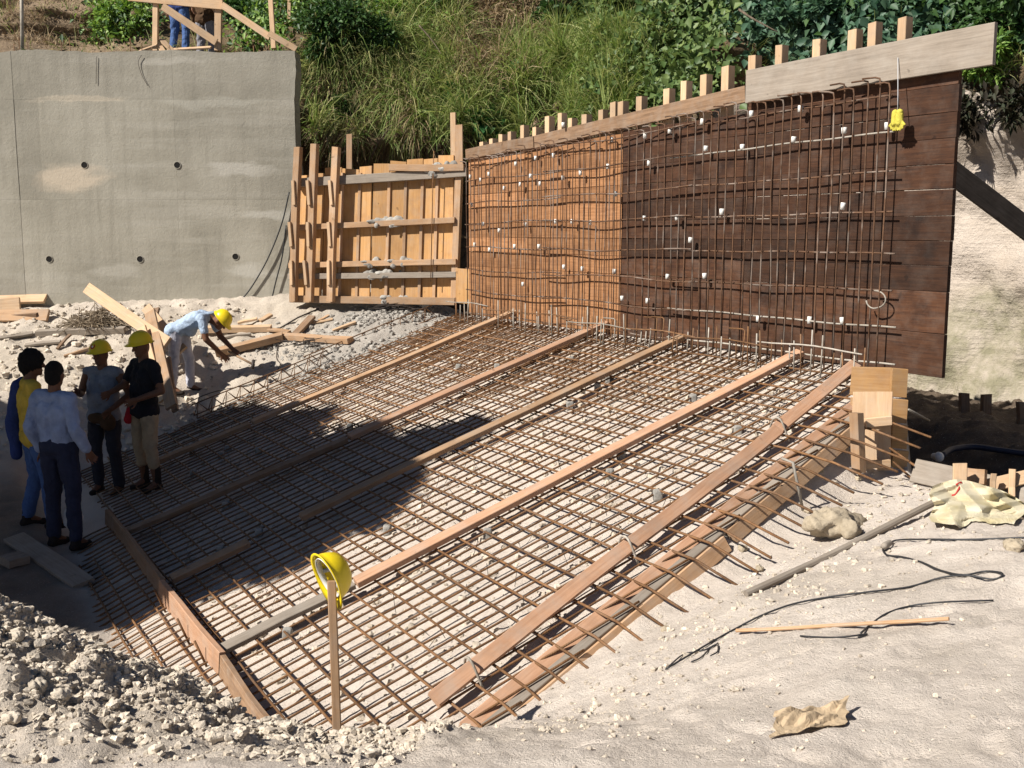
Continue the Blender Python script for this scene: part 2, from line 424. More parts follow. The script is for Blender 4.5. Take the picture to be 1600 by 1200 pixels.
M['straw'] = leaf('dead_straw', [(.22, .15, .08), (.36, .26, .15), (.48, .37, .23), (.16, .11, .06)], .15, .8)
M['grass_green'] = leaf('green_grass', [(.08, .14, .03), (.20, .28, .07), (.36, .42, .14), (.44, .43, .19)], .3, .6)
def bark():
    k = NT('bark'); v = k.geo((1, 1, .3)); n = k.noise(v, 18, 5, .7); k.bump(n, .8, .02); return k.out(k.ramp(n, [(.3, (.06, .045, .03)), (.7, (.2, .155, .11))]), .9)
M['bark'] = bark()
def cloth(name, c, var=.25):
    k = NT(name); v = k.coord('Object'); n = k.noise(v, 9, 4, .6)
    col = k.hsv(k.ramp(n, [(.3, tuple(x * (1 - var) for x in c)), (.7, tuple(min(1, x * (1 + var * .4)) for x in c))]))
    k.bump(k.noise(v, 16, 3, .55, 1.0), .7, .02); return k.out(col, .9)
for nm, c in dict(yellow_shirt=(.62, .42, .06), jacket=(.03, .05, .17), paleblue=(.28, .34, .50), navy=(.025, .03, .06), jeans=(.07, .13, .30), greytank=(.22, .235, .27), blacktee=(.014, .014, .018), tan=(.40, .31, .20), darkpants=(.035, .035, .045), greypants=(.25, .245, .27), chambray=(.38, .47, .60), paletrouser=(.50, .50, .56), red=(.45, .02, .03), brownbag=(.09, .05, .025), bluecap=(.12, .19, .36), boots=(.03, .022, .018), whitecloth=(.75, .75, .76)).items():
    M[nm] = cloth(nm + '_cloth', c)
def skin(c):
    k = NT('skin'); v = k.coord('Object'); n = k.noise(v, 25, 3); k.b.inputs['Subsurface Weight'].default_value = .08
    return k.out(k.ramp(n, [(.3, tuple(x * .85 for x in c)), (.7, c)]), .55)
M['skin'] = skin((.30, .15, .085)); M['skin_dark'] = skin((.17, .08, .045))
M['hair'] = cloth('black_hair', (.012, .010, .009)); M['eye'] = NT('eye').out((.03, .02, .02), .3)
def plastic(name, c, rough=.35, dirt=.25):
    k = NT(name); v = k.coord('Object'); n = k.noise(v, 14, 4, .65)
    k.b.inputs['Specular IOR Level'].default_value = .45
    return k.out(k.mix(k.maprange(n, .5, .75, 0, dirt), c, tuple(x * .55 for x in c)), rough)
M['yellow'] = plastic('yellow_helmet_plastic', (.78, .58, .012)); M['whiteplastic'] = plastic('white_plastic', (.74, .73, .70), .5)
M['pvc'] = plastic('white_spacer', (.70, .69, .65), .6, .4); M['greyband'] = plastic('grey_harness', (.42, .42, .43), .6); M['bore_shade'] = NT('painted_bore_shade').out((.012, .011, .010), .9)
M['cable'] = plastic('black_cable', (.02, .02, .022), .5); M['bluecable'] = plastic('blue_hose', (.014, .018, .04), .6); M['glove'] = cloth('yellow_glove', (.52, .46, .07))
def sackmat():
    k = NT('woven_sack'); v = k.coord('Object'); n = k.noise(v, 5, 3, .5)
    col = k.ramp(n, [(.35, (.47, .40, .235)), (.6, (.57, .51, .375))])
    w = k.new('ShaderNodeTexChecker'); w.inputs['Scale'].default_value = 160; k.l(v, w.inputs['Vector']); k.bump(k.math('ADD', k.math('MULTIPLY', w.outputs['Fac'], .15), k.noise(v, 14, 4, .6)), .6, .01)
    return k.out(col, .7)
M['sack'] = sackmat()
M['paper'] = cloth('tan_paper_bag', (.47, .355, .23)); M['pipe'] = cloth('dull_grey_pipe', (.22, .19, .17)); M['redprint'] = NT('red_print').out((.45, .05, .04), .8); M['greenprint'] = NT('green_print').out((.35, .58, .38), .8)
M['brush'] = rust('dry_twigs', (.10, .075, .05), (.30, .24, .17))

# ------------------------------------------------------------------ ground
CT = [W(*c) for c in [(0, 1200, 3.45), (400, 1200, 3.5), (800, 1200, 3.6), (1200, 1200, 3.55), (1600, 1200, 3.45),
      (-200, 900, 4.6), (0, 955, 4.5), (150, 1015, 4.5), (270, 1075, 4.45), (400, 1125, 4.45), (550, 1146, 4.6), (700, 1140, 5.1), (800, 1128, 5.5),
      (0, 1060, 3.95), (250, 1130, 3.95), (500, 1170, 4.0),
      (900, 1110, 5.3), (1000, 1050, 5.6), (1000, 1120, 4.75), (1200, 1050, 4.8), (1100, 980, 6.0), (1230, 900, 6.4), (1330, 800, 7.3), (1390, 755, 7.9), (1250, 830, 7.3),
      (1450, 812, 6.7), (1600, 832, 5.9), (1600, 950, 5.0), (1400, 930, 5.5), (1500, 1050, 4.35),
      (0, 640, 14.0), (0, 560, 15.5), (60, 500, 16.6), (200, 473, 17.35), (460, 472, 16.9), (300, 615, 14.8), (400, 560, 15.5), (560, 530, 15.2), (650, 490, 16.0), (200, 560, 15.2)]]
CT += [np.array(c) + [0, 0, CZ] for c in [(0, 0, -1.72), (6, 0, -1.7), (-6, 0, -1.6), (7, 4, -1.6), (-7, 3.5, -1.5), (-3.2, 6.2, -2.95), (-1.8, 5.7, -2.92), (-5.2, 7, -2.9), (-4.7, 10.6, -2.98), (-6.5, 9.5, -2.9), (-4.4, 12.3, -2.82), (-7.5, 11.5, -2.75), (-12, 14, -2.0), (-13, 18, -1.1), (-12, 8, -2.0)]]
CT = np.array(CT)
_r = lambda A, B: np.sqrt(((A[:, None, :] - B[None]) ** 2).sum(-1) + .09)
_K = _r(CT[:, :2], CT[:, :2]); _w = np.linalg.solve(_K + np.eye(len(CT)) * 1e-6, CT[:, 2] - CT[:, 2].mean())
EDGE_E = 1.1 / 4.74
# outline of the trench behind the wall: ground falls to TZ on its far side
TZ = CZ - 2.55
_e = [slab(12, WB + .12)[:2], slab(1.02, WB + .12)[:2], W(1425, 752, 7.75)[:2], W(1600, 800, 6.25)[:2], W(1900, 880, 5.2)[:2]]
def trench_side(x, y):
    d = np.full(x.shape, 1e9); sg = np.zeros(x.shape)
    for p, q in zip(_e[:-1], _e[1:]):
        vx, vy = q[0] - p[0], q[1] - p[1]; L2 = vx * vx + vy * vy
        t = np.clip(((x - p[0]) * vx + (y - p[1]) * vy) / L2, 0, 1)
        dx, dy = x - (p[0] + t * vx), y - (p[1] + t * vy); dd = np.hypot(dx, dy); c = vx * dy - vy * dx
        m = dd < d; d = np.where(m, dd, d); sg = np.where(m, np.sign(c), sg)
    return d * sg                                           # positive: inside the trench
def slab_mask(x, y):
    q0, q1 = x - P0[0], y - P0[1]
    # plan coordinates -> slab coordinates
    A = np.array([[DW[0], DB[0]], [DW[1], DB[1]]]); I = np.linalg.inv(A)
    a, b = I[0, 0] * q0 + I[0, 1] * q1, I[1, 0] * q0 + I[1, 1] * q1
    zp = P0[2] + DW[2] * a + DB[2] * b
    return a, b, zp
_fr = random.Random(3); FOOT = []
for _ in range(9):
    fx, fy, fa = _fr.uniform(-.6, 3.2), _fr.uniform(3.3, 5.6), _fr.uniform(0, 6.28)
    for k_ in range(8):
        FOOT.append((fx + .1 * math.sin(fa) * (-1) ** k_, fy - .1 * math.cos(fa) * (-1) ** k_, fa + _fr.uniform(-.2, .2))); fx += .36 * math.cos(fa); fy += .36 * math.sin(fa); fa += _fr.uniform(-.3, .3)
def ground_parts(x, y):
    sh = x.shape; X = np.stack([x.ravel(), y.ravel()], 1); z = np.empty(len(X))
    for i in range(0, len(X), 40000): z[i:i + 40000] = _r(X[i:i + 40000], CT[:, :2]) @ _w
    z = (z + CT[:, 2].mean()).reshape(sh)
    far = sstep(np.maximum(np.abs(x) - 12, np.maximum(y - 22, -4 - y)), 0, 14); z = z * (1 - far) + (CZ - 1.7) * far
    z = np.clip(z, CZ - 3.2, CZ - .6)
    a, b, zp = slab_mask(x, y)
    m = sstep(a - (b * EDGE_E - .75), 0, .55) * sstep(8.95 - a, 0, .5) * sstep(b + 1.5, 0, .5) * sstep(WB + .5 - b, 0, .2)
    front = sstep(b + 0.2 + a * 0.0, -.1, .2)
    z = z * (1 - m) + (zp - .055) * m
    t = trench_side(x, y); tm = sstep(t, .02, .28) * (1 - far)
    z = z * (1 - tm) + (TZ - .1 + .6 * sstep(t, 1.2, 2.6)) * tm
    # rubble weights
    mound = sstep(2.2 - np.hypot((x + 2.1) / 1.15, (y - 4.2) / .55) , 0, 1.2) * (y < 6)
    back = sstep(y, 12.0, 13.5) * sstep(-3.3 - x + .2 * (y - 12), 0, .8)
    rough = .013 + .036 * mound + .022 * back + .03 * tm
    rough = rough * (1 - m * .6)
    z = z + rough * fbm(x * 2.9 + 3, y * 2.9, 5, .66) + .6 * rough * fbm(x * 9, y * 9 + 7, 4, .7) + .02 * fbm(x * .9, y * .9, 3) * (1 - m)
    if x.size:
        for fx, fy, fa in FOOT:
            dx, dy = x - fx, y - fy; k = np.abs(dx) + np.abs(dy) < .45
            if k.any():
                c_, s_ = math.cos(fa), math.sin(fa); p_, q_ = (dx[k] * c_ + dy[k] * s_) / .125, (-dx[k] * s_ + dy[k] * c_) / .05
                r2 = p_ ** 2 + q_ ** 2; z[k] += -.017 * np.exp(-r2 ** 2 * 1.2) + .006 * np.exp(-(np.sqrt(r2) - 1.35) ** 2 * 9)
    return z, m, mound, back, tm
def ground_z(x, y):
    return float(ground_parts(np.array([float(x)]), np.array([float(y)]))[0][0])
def on_ground(u, v, up=0.0):
    d = ray(u, v); t = np.linspace(2.5, 24, 700); P = EYE + d * t[:, None]
    gz = ground_parts(P[:, 0], P[:, 1])[0]; below = P[:, 2] < gz
    i = int(np.argmax(below)) if below.any() else len(t) - 1
    q = P[i].copy(); q[2] = gz[i] + up; return q
def drop(x, y, up=0.0): return np.array([x, y, ground_z(x, y) + up])

xs = np.concatenate([[-180, -110, -70, -45, -30, -22, -17], np.arange(-14, -3.2, .06), np.arange(-3.2, 3.8, .026), np.arange(3.8, 9, .06), [9.5, 11, 14, 20, 30, 50, 90, 180]])
ys = np.concatenate([[-180, -100, -50, -25, -12, -6, -3, -1, 1], np.arange(2, 3.2, .06), np.arange(3.2, 6.2, .026), np.arange(6.2, 18.5, .055), [19, 20, 22, 26, 34, 50, 90, 180]])
gx, gy = np.meshgrid(xs, ys)
gz, gm, gmound, gback, gt = ground_parts(gx, gy)
nx, ny = len(xs), len(ys)
idx = np.arange(nx * ny).reshape(ny, nx)
fc = np.stack([idx[:-1, :-1], idx[:-1, 1:], idx[1:, 1:], idx[1:, :-1]], -1).reshape(-1, 4)
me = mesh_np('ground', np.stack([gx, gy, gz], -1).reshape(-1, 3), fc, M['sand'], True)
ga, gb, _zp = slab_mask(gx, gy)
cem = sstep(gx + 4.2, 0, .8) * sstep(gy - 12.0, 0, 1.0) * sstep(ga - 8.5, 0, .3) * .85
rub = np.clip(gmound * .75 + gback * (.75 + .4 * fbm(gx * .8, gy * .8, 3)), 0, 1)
drk = np.clip(gt * 1.0 + sstep(-1.0 - gb, 0, .6) * sstep(ga - .5, 0, 1) * sstep(9.5 - ga, 0, 2) * .8 * (gy > 6.0), 0, 1)  # weight of the shade painted on trench and pit floor
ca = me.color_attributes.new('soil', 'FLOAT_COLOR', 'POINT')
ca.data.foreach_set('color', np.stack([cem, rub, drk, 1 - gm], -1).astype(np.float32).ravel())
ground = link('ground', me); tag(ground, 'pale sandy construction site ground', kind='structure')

# ------------------------------------------------------------------ hillside
HP = np.array([(-40, 18.4), (-16, 18.4), (-4.3, 18.4), (-3.5, 18.7), (-1.5, 18.9), (.5, 18.4), (2.3, 16.9), (3.9, 15.2), (5.4, 13.3), (6.6, 11.6), (9.5, 8.6), (18, 4), (40, -6)], float)
HL = np.array([3.0, 3.0, 2.95, 1.75, 1.65, 1.5, 1.9, 2.35, 1.65, 1.45, 1.6, 2, 2])          # lip height above the eye datum offset
HF = np.array([2.6, 2.6, 2.2, .2, .0, .0, .0, .0, .0, .0, .2, 1, 1])                     # flat berm behind the lip
HS = np.array([38, 38, 42, 54, 56, 52, 50, 50, 52, 54, 52, 45, 45.])                    # slope angle above
_s = np.concatenate([[0], np.cumsum(np.hypot(*np.diff(HP, axis=0).T))])
ss = np.concatenate([np.linspace(0, _s[2], 70, endpoint=False), np.linspace(_s[2], _s[10], 260, endpoint=False), np.linspace(_s[10], _s[-1], 30)])
hx, hy = np.interp(ss, _s, HP[:, 0]), np.interp(ss, _s, HP[:, 1])
ker = np.ones(9) / 9
def sm(a): return np.convolve(np.pad(a, 4, mode='edge'), ker, 'valid')
hx, hy = sm(hx), sm(hy)
tx, ty = np.gradient(hx), np.gradient(hy); tl = np.hypot(tx, ty); hnx, hny = -ty / tl, tx / tl
hnx, hny = sm(sm(hnx)), sm(sm(hny))
hl, hf, hs = (sm(np.interp(ss, _s, A)) for A in (HL, HF, HS))
tv = np.concatenate([np.linspace(0, 1, 34, endpoint=False), np.linspace(1, 1.3, 10, endpoint=False), np.linspace(1.3, 3, 90)])
V = np.zeros((len(tv), len(ss), 3)); soilc = np.zeros((len(tv), len(ss), 4)); soilc[..., 3] = 1
zb = TZ - .2
for i, t in enumerate(tv):
    if t < 1:
        ovh = sstep(hx, -4.2, -3.4) * (1 - sstep(hx, -.9, .3)); inn = .55 * t - .35 * sstep(t, .8, 1) + .3 * math.sin(math.pi * t) + ovh * (.9 * sstep(t, .45, .8) * (1 - sstep(t, .90, .99)) - .15); z = zb + (CZ + hl - zb) * t
    elif t < 1.3:
        q = (t - 1) / .3; inn = .2 + hf * q + .1 * q; z = CZ + hl + .1 * q
    else:
        q = (t - 1.3) / 1.7 * 9; inn = .3 + hf + q * np.cos(np.radians(hs)); z = CZ + hl + .1 + q * np.sin(np.radians(hs))
    up_ = sstep(t, 1.0, 1.3); nz = (.22 + .25 * up_) * fbm(ss * .8, np.full_like(ss, t * 4.0) + 3, 4) + (.10 + .16 * up_) * fbm(ss * 2.6, np.full_like(ss, t * 11.0), 4, .6)
    nz = nz + 1.3 * np.exp(-((hx - 3.25 - .25 * (t - 1.3)) / .34) ** 2) * sstep(t, .98, 1.12) * (1 - sstep(t, 1.55, 1.75))
    V[i, :, 0], V[i, :, 1], V[i, :, 2] = hx + hnx * (inn + nz), hy + hny * (inn + nz), z + .12 * fbm(ss * 1.7 + 9, np.full_like(ss, t * 5.0), 3)
    sandw = sstep(hx, 2.5, 3.6) * (1 - sstep(t, 1.0, 1.25 ))
    soilc[i, :, 0] = sandw
    soilc[i, :, 1] = sandw * (1 - sstep(z + .35 * fbm(ss * 1.2, ss * 0, 3), CZ - 1.35, CZ - .75))
    soilc[i, :, 2] = sstep(-6.6 - hx, 0, 1.2) * (t > 1) * .9 + .8 * sstep(.75 - np.abs(hx - .1 + (z - CZ - 3.5) * .1), 0, .5) * (t > 1)
nh, nt = len(ss), len(tv); hi = np.arange(nh * nt).reshape(nt, nh)
fc = np.stack([hi[:-1, :-1], hi[:-1, 1:], hi[1:, 1:], hi[1:, :-1]], -1).reshape(-1, 4)
me = mesh_np('hillside', V.reshape(-1, 3), fc, M['hill'], True)
ca = me.color_attributes.new('soil', 'FLOAT_COLOR', 'POINT'); ca.data.foreach_set('color', np.clip(soilc, 0, 1).astype(np.float32).ravel())
hill = link('hillside', me); tag(hill, 'steep cut hillside behind the walls', kind='structure')
from mathutils.bvhtree import BVHTree
_bvh = BVHTree.FromPolygons([tuple(v) for v in V.reshape(-1, 3).tolist()], [tuple(f) for f in fc.tolist()])
def on_hill(u, v):
    d = Vector(ray(u, v).tolist()).normalized(); h = _bvh.ray_cast(Vector(EYE.tolist()), d)
    if h[0] is None: return None, None
    n = h[1]; n = n if n.dot(d) < 0 else -n
    return np.array(h[0]), np.array(n)

# ------------------------------------------------------------------ cast concrete wall
CWY = 17.45
def on_cw(u, v, off=0.0): return hit(u, v, (0, CWY - off, 0), np.array([0, 1.0, 0]))
cw = thing('concrete_wall', 'tall grey cast concrete retaining wall with round weep holes', 'concrete wall', (-6.5, CWY + .2, CZ - 1.2))
ub = [-300, -120, 30, 68, 277, 463]; vb = [80, 155, 312, 480]
for i in range(5):
    for j in range(3):
        x0, x1 = on_cw(ub[i], 300)[0], on_cw(ub[i + 1], 300)[0]; z1, z0 = on_cw(300, vb[j])[2], on_cw(300, vb[j + 1])[2]
        if j == 0 and i < 4: z1 += random.uniform(-.02, .02)
        dy = random.uniform(-.0015, .0015) + (.004 if i == 2 else 0)
        g = .0007
        n = 10; vs, fs = [], []
        for r_ in range(n + 1):
            for c_ in range(n + 1):
                xx = x0 + g + (x1 - x0 - 2 * g) * c_ / n; zz = z0 + g + (z1 - z0 - 2 * g) * r_ / n
                if i == 4 and c_ == n: xx += .03 * (zz - CZ) / 3 + .02 * math.sin(zz * 3.3) + .012 * random.uniform(-1, 1)
                if j == 0 and r_ == n: zz += .018 * math.sin(xx * 3.1) + random.uniform(-.012, .012)
                vs.append((xx, CWY + dy + .006 * math.sin(xx * 2 + zz * 3), zz))
        nf = len(vs)
        vs += [(x, CWY + .45 + dy * .5, z) for (x, y, z) in vs]
        for r_ in range(n):
            for c_ in range(n):
                a = r_ * (n + 1) + c_; fs.append((a, a + 1, a + n + 2, a + n + 1)); fs.append((nf + a, nf + a + n + 1, nf + a + n + 2, nf + a + 1))
        bd = [c_ for c_ in range(n + 1)] + [r_ * (n + 1) + n for r_ in range(1, n + 1)] + [n * (n + 1) + c_ for c_ in range(n - 1, -1, -1)] + [r_ * (n + 1) for r_ in range(n - 1, 0, -1)]
        for k in range(len(bd)): p, q = bd[k], bd[(k + 1) % len(bd)]; fs.append((p, nf + p, nf + q, q))
        obj('panel', vs, fs, M['concrete'], cw)
for (u, v) in [(132, 258), (277, 258), (77, 405), (219, 405), (368, 401)]:
    c = on_cw(u, v); vs, fs = [], []; k = 18
    for (r, y) in ((.060, 0.02), (.058, -.008), (.050, -.008), (.047, .02)):
        for j in range(k): th = 2 * math.pi * j / k; vs.append((c[0] + r * math.cos(th), c[1] + y, c[2] + r * math.sin(th)))
    for s in range(3):
        for j in range(k): fs.append((s * k + j, s * k + (j + 1) % k, (s + 1) * k + (j + 1) % k, (s + 1) * k + j))
    wh = obj('weep_hole', vs, fs, M['concrete'], cw, True)
    vs = [(c[0] + .0495 * math.cos(2 * math.pi * j / k), c[1] - .004, c[2] + .0475 * math.sin(2 * math.pi * j / k)) for j in range(k)]
    obj('bore_shade_disc', vs, [tuple(range(k - 1, -1, -1))], M['bore_shade'], wh)  # flat disc on the wall face, shade of the bore painted as its colour
def patch(name, pts, mat, parent, off, conv, th=.006):
    P = [conv(u, v, off + th) for u, v in pts]; n = len(P); Q = [conv(u, v, off - .03) for u, v in pts]
    return obj(name, P + Q, [tuple(range(n - 1, -1, -1))] + [(i, (i + 1) % n, n + (i + 1) % n, n + i) for i in range(n)], mat, parent)
for u in (14, 22, 34, 88, 104, 196, 214, 232, 363, 394, 418, 440):
    p = on_cw(u, 84) + [0, .2, 0]
    tube('starter_bar', [p - [0, 0, .2], p + [random.uniform(-.03, .03), 0, random.uniform(.12, .3)]], .007, M['rust'], cw, 5)
for pts in ([(151, 88), (150, 131)], [(221, 86), (216, 98), (222, 118), (231, 134)]):
    tube('tie_wire', smooth_path([on_cw(u, v, .02 if u > 68 else .07) for u, v in pts], 4), .004, M['wire'], cw, 5)
for pts, lab in (([(452, 300), (440, 350), (418, 405), (392, 450), (372, 474)], 'thin black cable hanging slack across the concrete wall, the longer one'), ([(447, 352), (441, 400), (431, 440), (424, 470)], 'short black cable hanging close beside the shutter panel posts')):
    tag(tube('cable', smooth_path([on_cw(u, v, .05) for u, v in pts], 6), .011, M['cable'], None, 6), lab, 'cable')

# ------------------------------------------------------------------ guard rail and people's platform on the wall top
gr = thing('timber_guardrail', 'rough timber guard rail with diagonal braces on the concrete wall top', 'guard rail', on_cw(340, 82))
def rp(u, v, D=17.72): return W(u, v, D)
fn = np.array([0, -1.0, 0])
plank('post', rp(243, 80), rp(244, -30), .085, .085, fn, M['palewood'], gr); plank('post', rp(341, 80), rp(342, -60), .11, .09, fn, M['palewood'], gr)
plank('post', rp(428, 76, 18.4), rp(420, -50, 18.4), .08, .08, fn, M['palewood'], gr); plank('post', rp(452, 30, 19.2), rp(453, -50, 19.2), .06, .06, fn, M['palewood'], gr)
plank('rail', rp(200, -6, 17.64), rp(348, 8, 17.64), .15, .04, fn, M['palewood'], gr)
plank('brace', rp(254, 10, 17.6), rp(338, 66, 17.6), .12, .035, fn, M['palewood'], gr); plank('brace', rp(347, 8, 17.6), rp(422, 58, 17.6), .11, .035, fn, M['palewood'], gr)
plank('brace', rp(420, 52, 17.55), rp(463, 77, 17.55), .10, .035, fn, M['palewood'], gr)
for k, (a, b) in enumerate([((244, 64), (256, 82)), ((252, 62), (270, 80)), ((218, 80), (246, 70)), ((262, 78), (330, 74))]):
    tag(plank('offcut', rp(*a, 17.75), rp(*b, 17.68), .09, .03, (0, -.5, 1), M['palewood']), ['short timber offcut leaning at the foot of the left guard rail post', 'second timber offcut leaning beside the left guard rail post', 'thin offcut lying left of the guard rail on the wall top', 'flat offcut lying on the wall top under the guard rail brace'][k], 'timber')
tag(tube('pole', [W(35, 80, 17.9), W(33, -60, 17.9)], .03, M['barsteel'], None, 8), 'slim grey pole standing on the concrete wall top at far left', 'pole')

# ------------------------------------------------------------------ timber shutter panel between the walls
SA, SB = W(455, 472, 16.75), W(738, 478, 15.7)
SD = unit((SB - SA) * [1, 1, 0]); SN = unit(np.array([SD[1], -SD[0], 0.0])); SN = SN if SN[1] < 0 else -SN
SN = unit(SN + [0, 0, .04])
def on_sh(u, v, off=0.0): return hit(u, v, SA + SN * off, SN)
sh = thing('shutter_panel', 'orange timber shutter panel with grey mortar smeared rails and tall posts', 'formwork', on_sh(590, 472))
us = [463, 484, 506, 533, 560, 580, 606, 632, 658, 681, 706]
tops = [276, 268, 262, 263, 258, 254, 250, 247, 246, 243]
for i in range(10):
    u0, u1 = us[i], us[i + 1]; w = np.linalg.norm(on_sh(u1, 400) - on_sh(u0, 400)) - .012
    um = (u0 + u1) / 2
    plank('board', on_sh(um - 4 + i * .6, 470), on_sh(um + (2 if i < 5 else 4), tops[i] + random.uniform(-2, 3)), w, .028, SN, M['formply'], sh, skew=random.uniform(-.02, .02))
for u, o in ((533, .03), (606, .03), (632, .025), (658, .03), (681, .025), (560, .02)):
    plank('batten', on_sh(u - 3, 466, o), on_sh(u + 3, 270, o), .05, .03, SN, M['pine'], sh)
rails = [((463, 286), (730, 269), .13, 'greywood'), ((610, 262), (726, 262), .10, 'pine'), ((457, 356), (712, 344), .085, 'pine'), ((453, 415), (714, 409), .085, 'pine'), ((452, 432), (714, 429), .085, 'greywood'), ((455, 467), (712, 471), .11, 'pine')]
for k, (a, b, w, m) in enumerate(rails):
    rl = plank('rail', on_sh(*a, .085 if k != 1 else .11), on_sh(*b, .085 if k != 1 else .11), w, .10, SN, M[m], sh, nseg=4, warp=.012)
    for q in range(2 if k in (0, 2, 3, 4) else 1):
        t = random.uniform(.42, .95); c = on_sh(a[0] + (b[0] - a[0]) * t, a[1] + (b[1] - a[1]) * t, .065) + [0, 0, w / 2 - .012]
        g = [ball_geo(c + [x_, .02 + random.uniform(-.015, .015), .0], (random.uniform(.04, .09), .05, (.085 - .25 * abs(x_)) * random.uniform(.5, 1.1))) for x_ in [random.uniform(-.2, .2) for _ in range(7)]] + [ball_geo(c + [random.uniform(-.15, .15), -.065, random.uniform(-.08, -.03)], (random.uniform(.03, .08), .012, random.uniform(.02, .05))) for _ in range(3)]
        fused('mortar_lump', g, M['greymortar'], .012, 1, parent=sh, noise=.014, nscale=16)
for k, (t_, b_) in enumerate([((466, 230), (459, 471)), ((492, 225), (484, 471)), ((526, 230), (517, 471))]):
    plank('post', on_sh(*b_, .19), on_sh(*t_, .19), .105, .10, SN, M['pine'], sh, nseg=3, warp=.012)
    for v in (300, 365, 425):
        f = (v - t_[1]) / (b_[1] - t_[1]); u = t_[0] + (b_[0] - t_[0]) * f - 5 - random.uniform(0, 3)
        plank('cleat', on_sh(u + 1, v + 20, .26), on_sh(u - 1 + random.uniform(-2, 2), v - 18, .26), .05, .04, SN, M['palewood'], sh)
plank('end_post', on_sh(710, 472, .05), on_sh(718, 262, .05), .10, .09, SN, M['pine'], sh)
plank('tall_board', on_sh(709, 268, -.02), on_sh(708, 176, -.02), .085, .03, SN, M['palewood'], sh); plank('tall_board', on_sh(718, 268, .02), on_sh(717, 195, .02), .12, .03, SN, M['pine'], sh)
plank('end_plate', on_sh(725, 474, .12), on_sh(726, 420, .12), .26, .03, SN, M['formply'], sh)
tag(plank('stake', W(546, 270, 17.3), W(546, 210, 17.3), .09, .05, fn, M['pine']), 'lone timber stake rising behind the shutter panel', 'stake')
tag(tube('tie_rod', [on_sh(678, 236, .16), on_sh(676, 300, .16), on_sh(673, 440, .16)], .007, M['rust'], None, 5), 'thin rusty rod hanging in front of the shutter panel', 'rod')

# ------------------------------------------------------------------ main form wall
fw_near, fw_far = on_wall(1478, 500), on_wall(733, 400)
A_near, A_far = float((fw_near - WP) @ DW), float((fw_far - WP) @ DW)
A_mid, A_seam = float((on_wall(971, 400) - WP) @ DW), float((on_wall(1162, 400) - WP) @ DW)
ZB = on_wall(1475, 592)[2]
fwall = thing('form_wall', 'long form wall of oiled planks, orange at the far half and dark at the near', 'form wall', list((WP + DW * (A_near + A_far) / 2)[:2]) + [ZB])
def wp(a, z, off=0.0): q = WP + DW * a + WN * off; return np.array([q[0], q[1], z])
rowh = [.36, .34, .21, .20, .20, .21, .20, .20, .20, .21, .20]
ztop_n, ztop_f = on_wall(1478, 97)[2], on_wall(735, 247)[2]
z = ZB
def top_at(a): return ztop_n + (ztop_f - ztop_n) * (a - A_near) / (A_far - A_near)
for r_, hgt in enumerate(rowh):
    zm = z + hgt / 2
    segs = [(A_near + random.uniform(-.006, .006), A_seam + random.uniform(-.01, .01), 'darkwood'), (A_seam, A_mid, 'darkwood'), (A_mid, A_mid + 2.1, 'orange'), (A_mid + 2.1, A_far, 'orange')]
    for k, (a0, a1, m) in enumerate(segs):
        if r_ in (4, 7) and k == 0: a1 += .0
        hh = hgt; zz0 = zm; tp = min(top_at(a0), top_at(a1))
        if zm + hgt / 2 > tp: 
            hh = tp - (zm - hgt / 2); zz0 = zm - hgt / 2 + hh / 2
        if hh < .05: continue
        j = random.uniform(0, .004)
        plank('wall_plank', wp(a0 + .003, zz0, -.02 + j), wp(a1 - .003, zz0 + random.uniform(-.004, .004), -.02 + j), hh - random.choice([.001, .0015, .002, .002, .006]), .04, WN, M[m], fwall, nseg=3, warp=.003, skew=0)
    z += hgt
# cap planks
plank('cap_plank', wp(A_far, ztop_f + .05, .035), wp((A_mid + A_far) / 2, top_at((A_mid + A_far) / 2) + .03, .035), .15, .035, WN, M['brownwood'], fwall, nseg=3, warp=.01)
ga0 = float((on_wall(1168, 140) - WP) @ DW)
plank('cap_plank', wp((A_mid + A_far) / 2 - .01, top_at((A_mid + A_far) / 2) + .03, .03), on_wall(1166, 147, .03), .16, .035, WN, M['brownwood'], fwall, nseg=3, warp=.008)
plank('grey_cap_board', on_wall(1167, 136, .065), on_wall(1555, 68, .065), .31, .035, WN, M['greywood'], fwall, nseg=4, warp=.006, skew=.0)
studs = [(741, 232), (756, 222), (771, 217), (786, 210), (800, 206), (820, 196), (839, 199), (859, 182), (879, 177), (895, 185), (917, 179), (943, 172), (962, 160), (974, 159), (1003, 151), (1046, 139), (1073, 127), (1104, 117), (1138, 104), (1180, 87), (1222, 71), (1281, 62), (1337, 47), (1368, 36), (1415, 28)]
for (u, v) in studs:
    t_ = on_wall(u, v, -.10); plank('stud', [t_[0], t_[1], ZB + random.uniform(-.2, .0)], t_, .095 + random.uniform(-.01, .012), .09, WN, M['palewood'], fwall)
for zz in (ZB + .3, ZB + 1.1, ZB + 1.9):
    plank('waler', wp(A_near + .3, zz, -.20), wp(A_far, zz, -.20), .10, .09, WN, M['brownwood'], fwall)
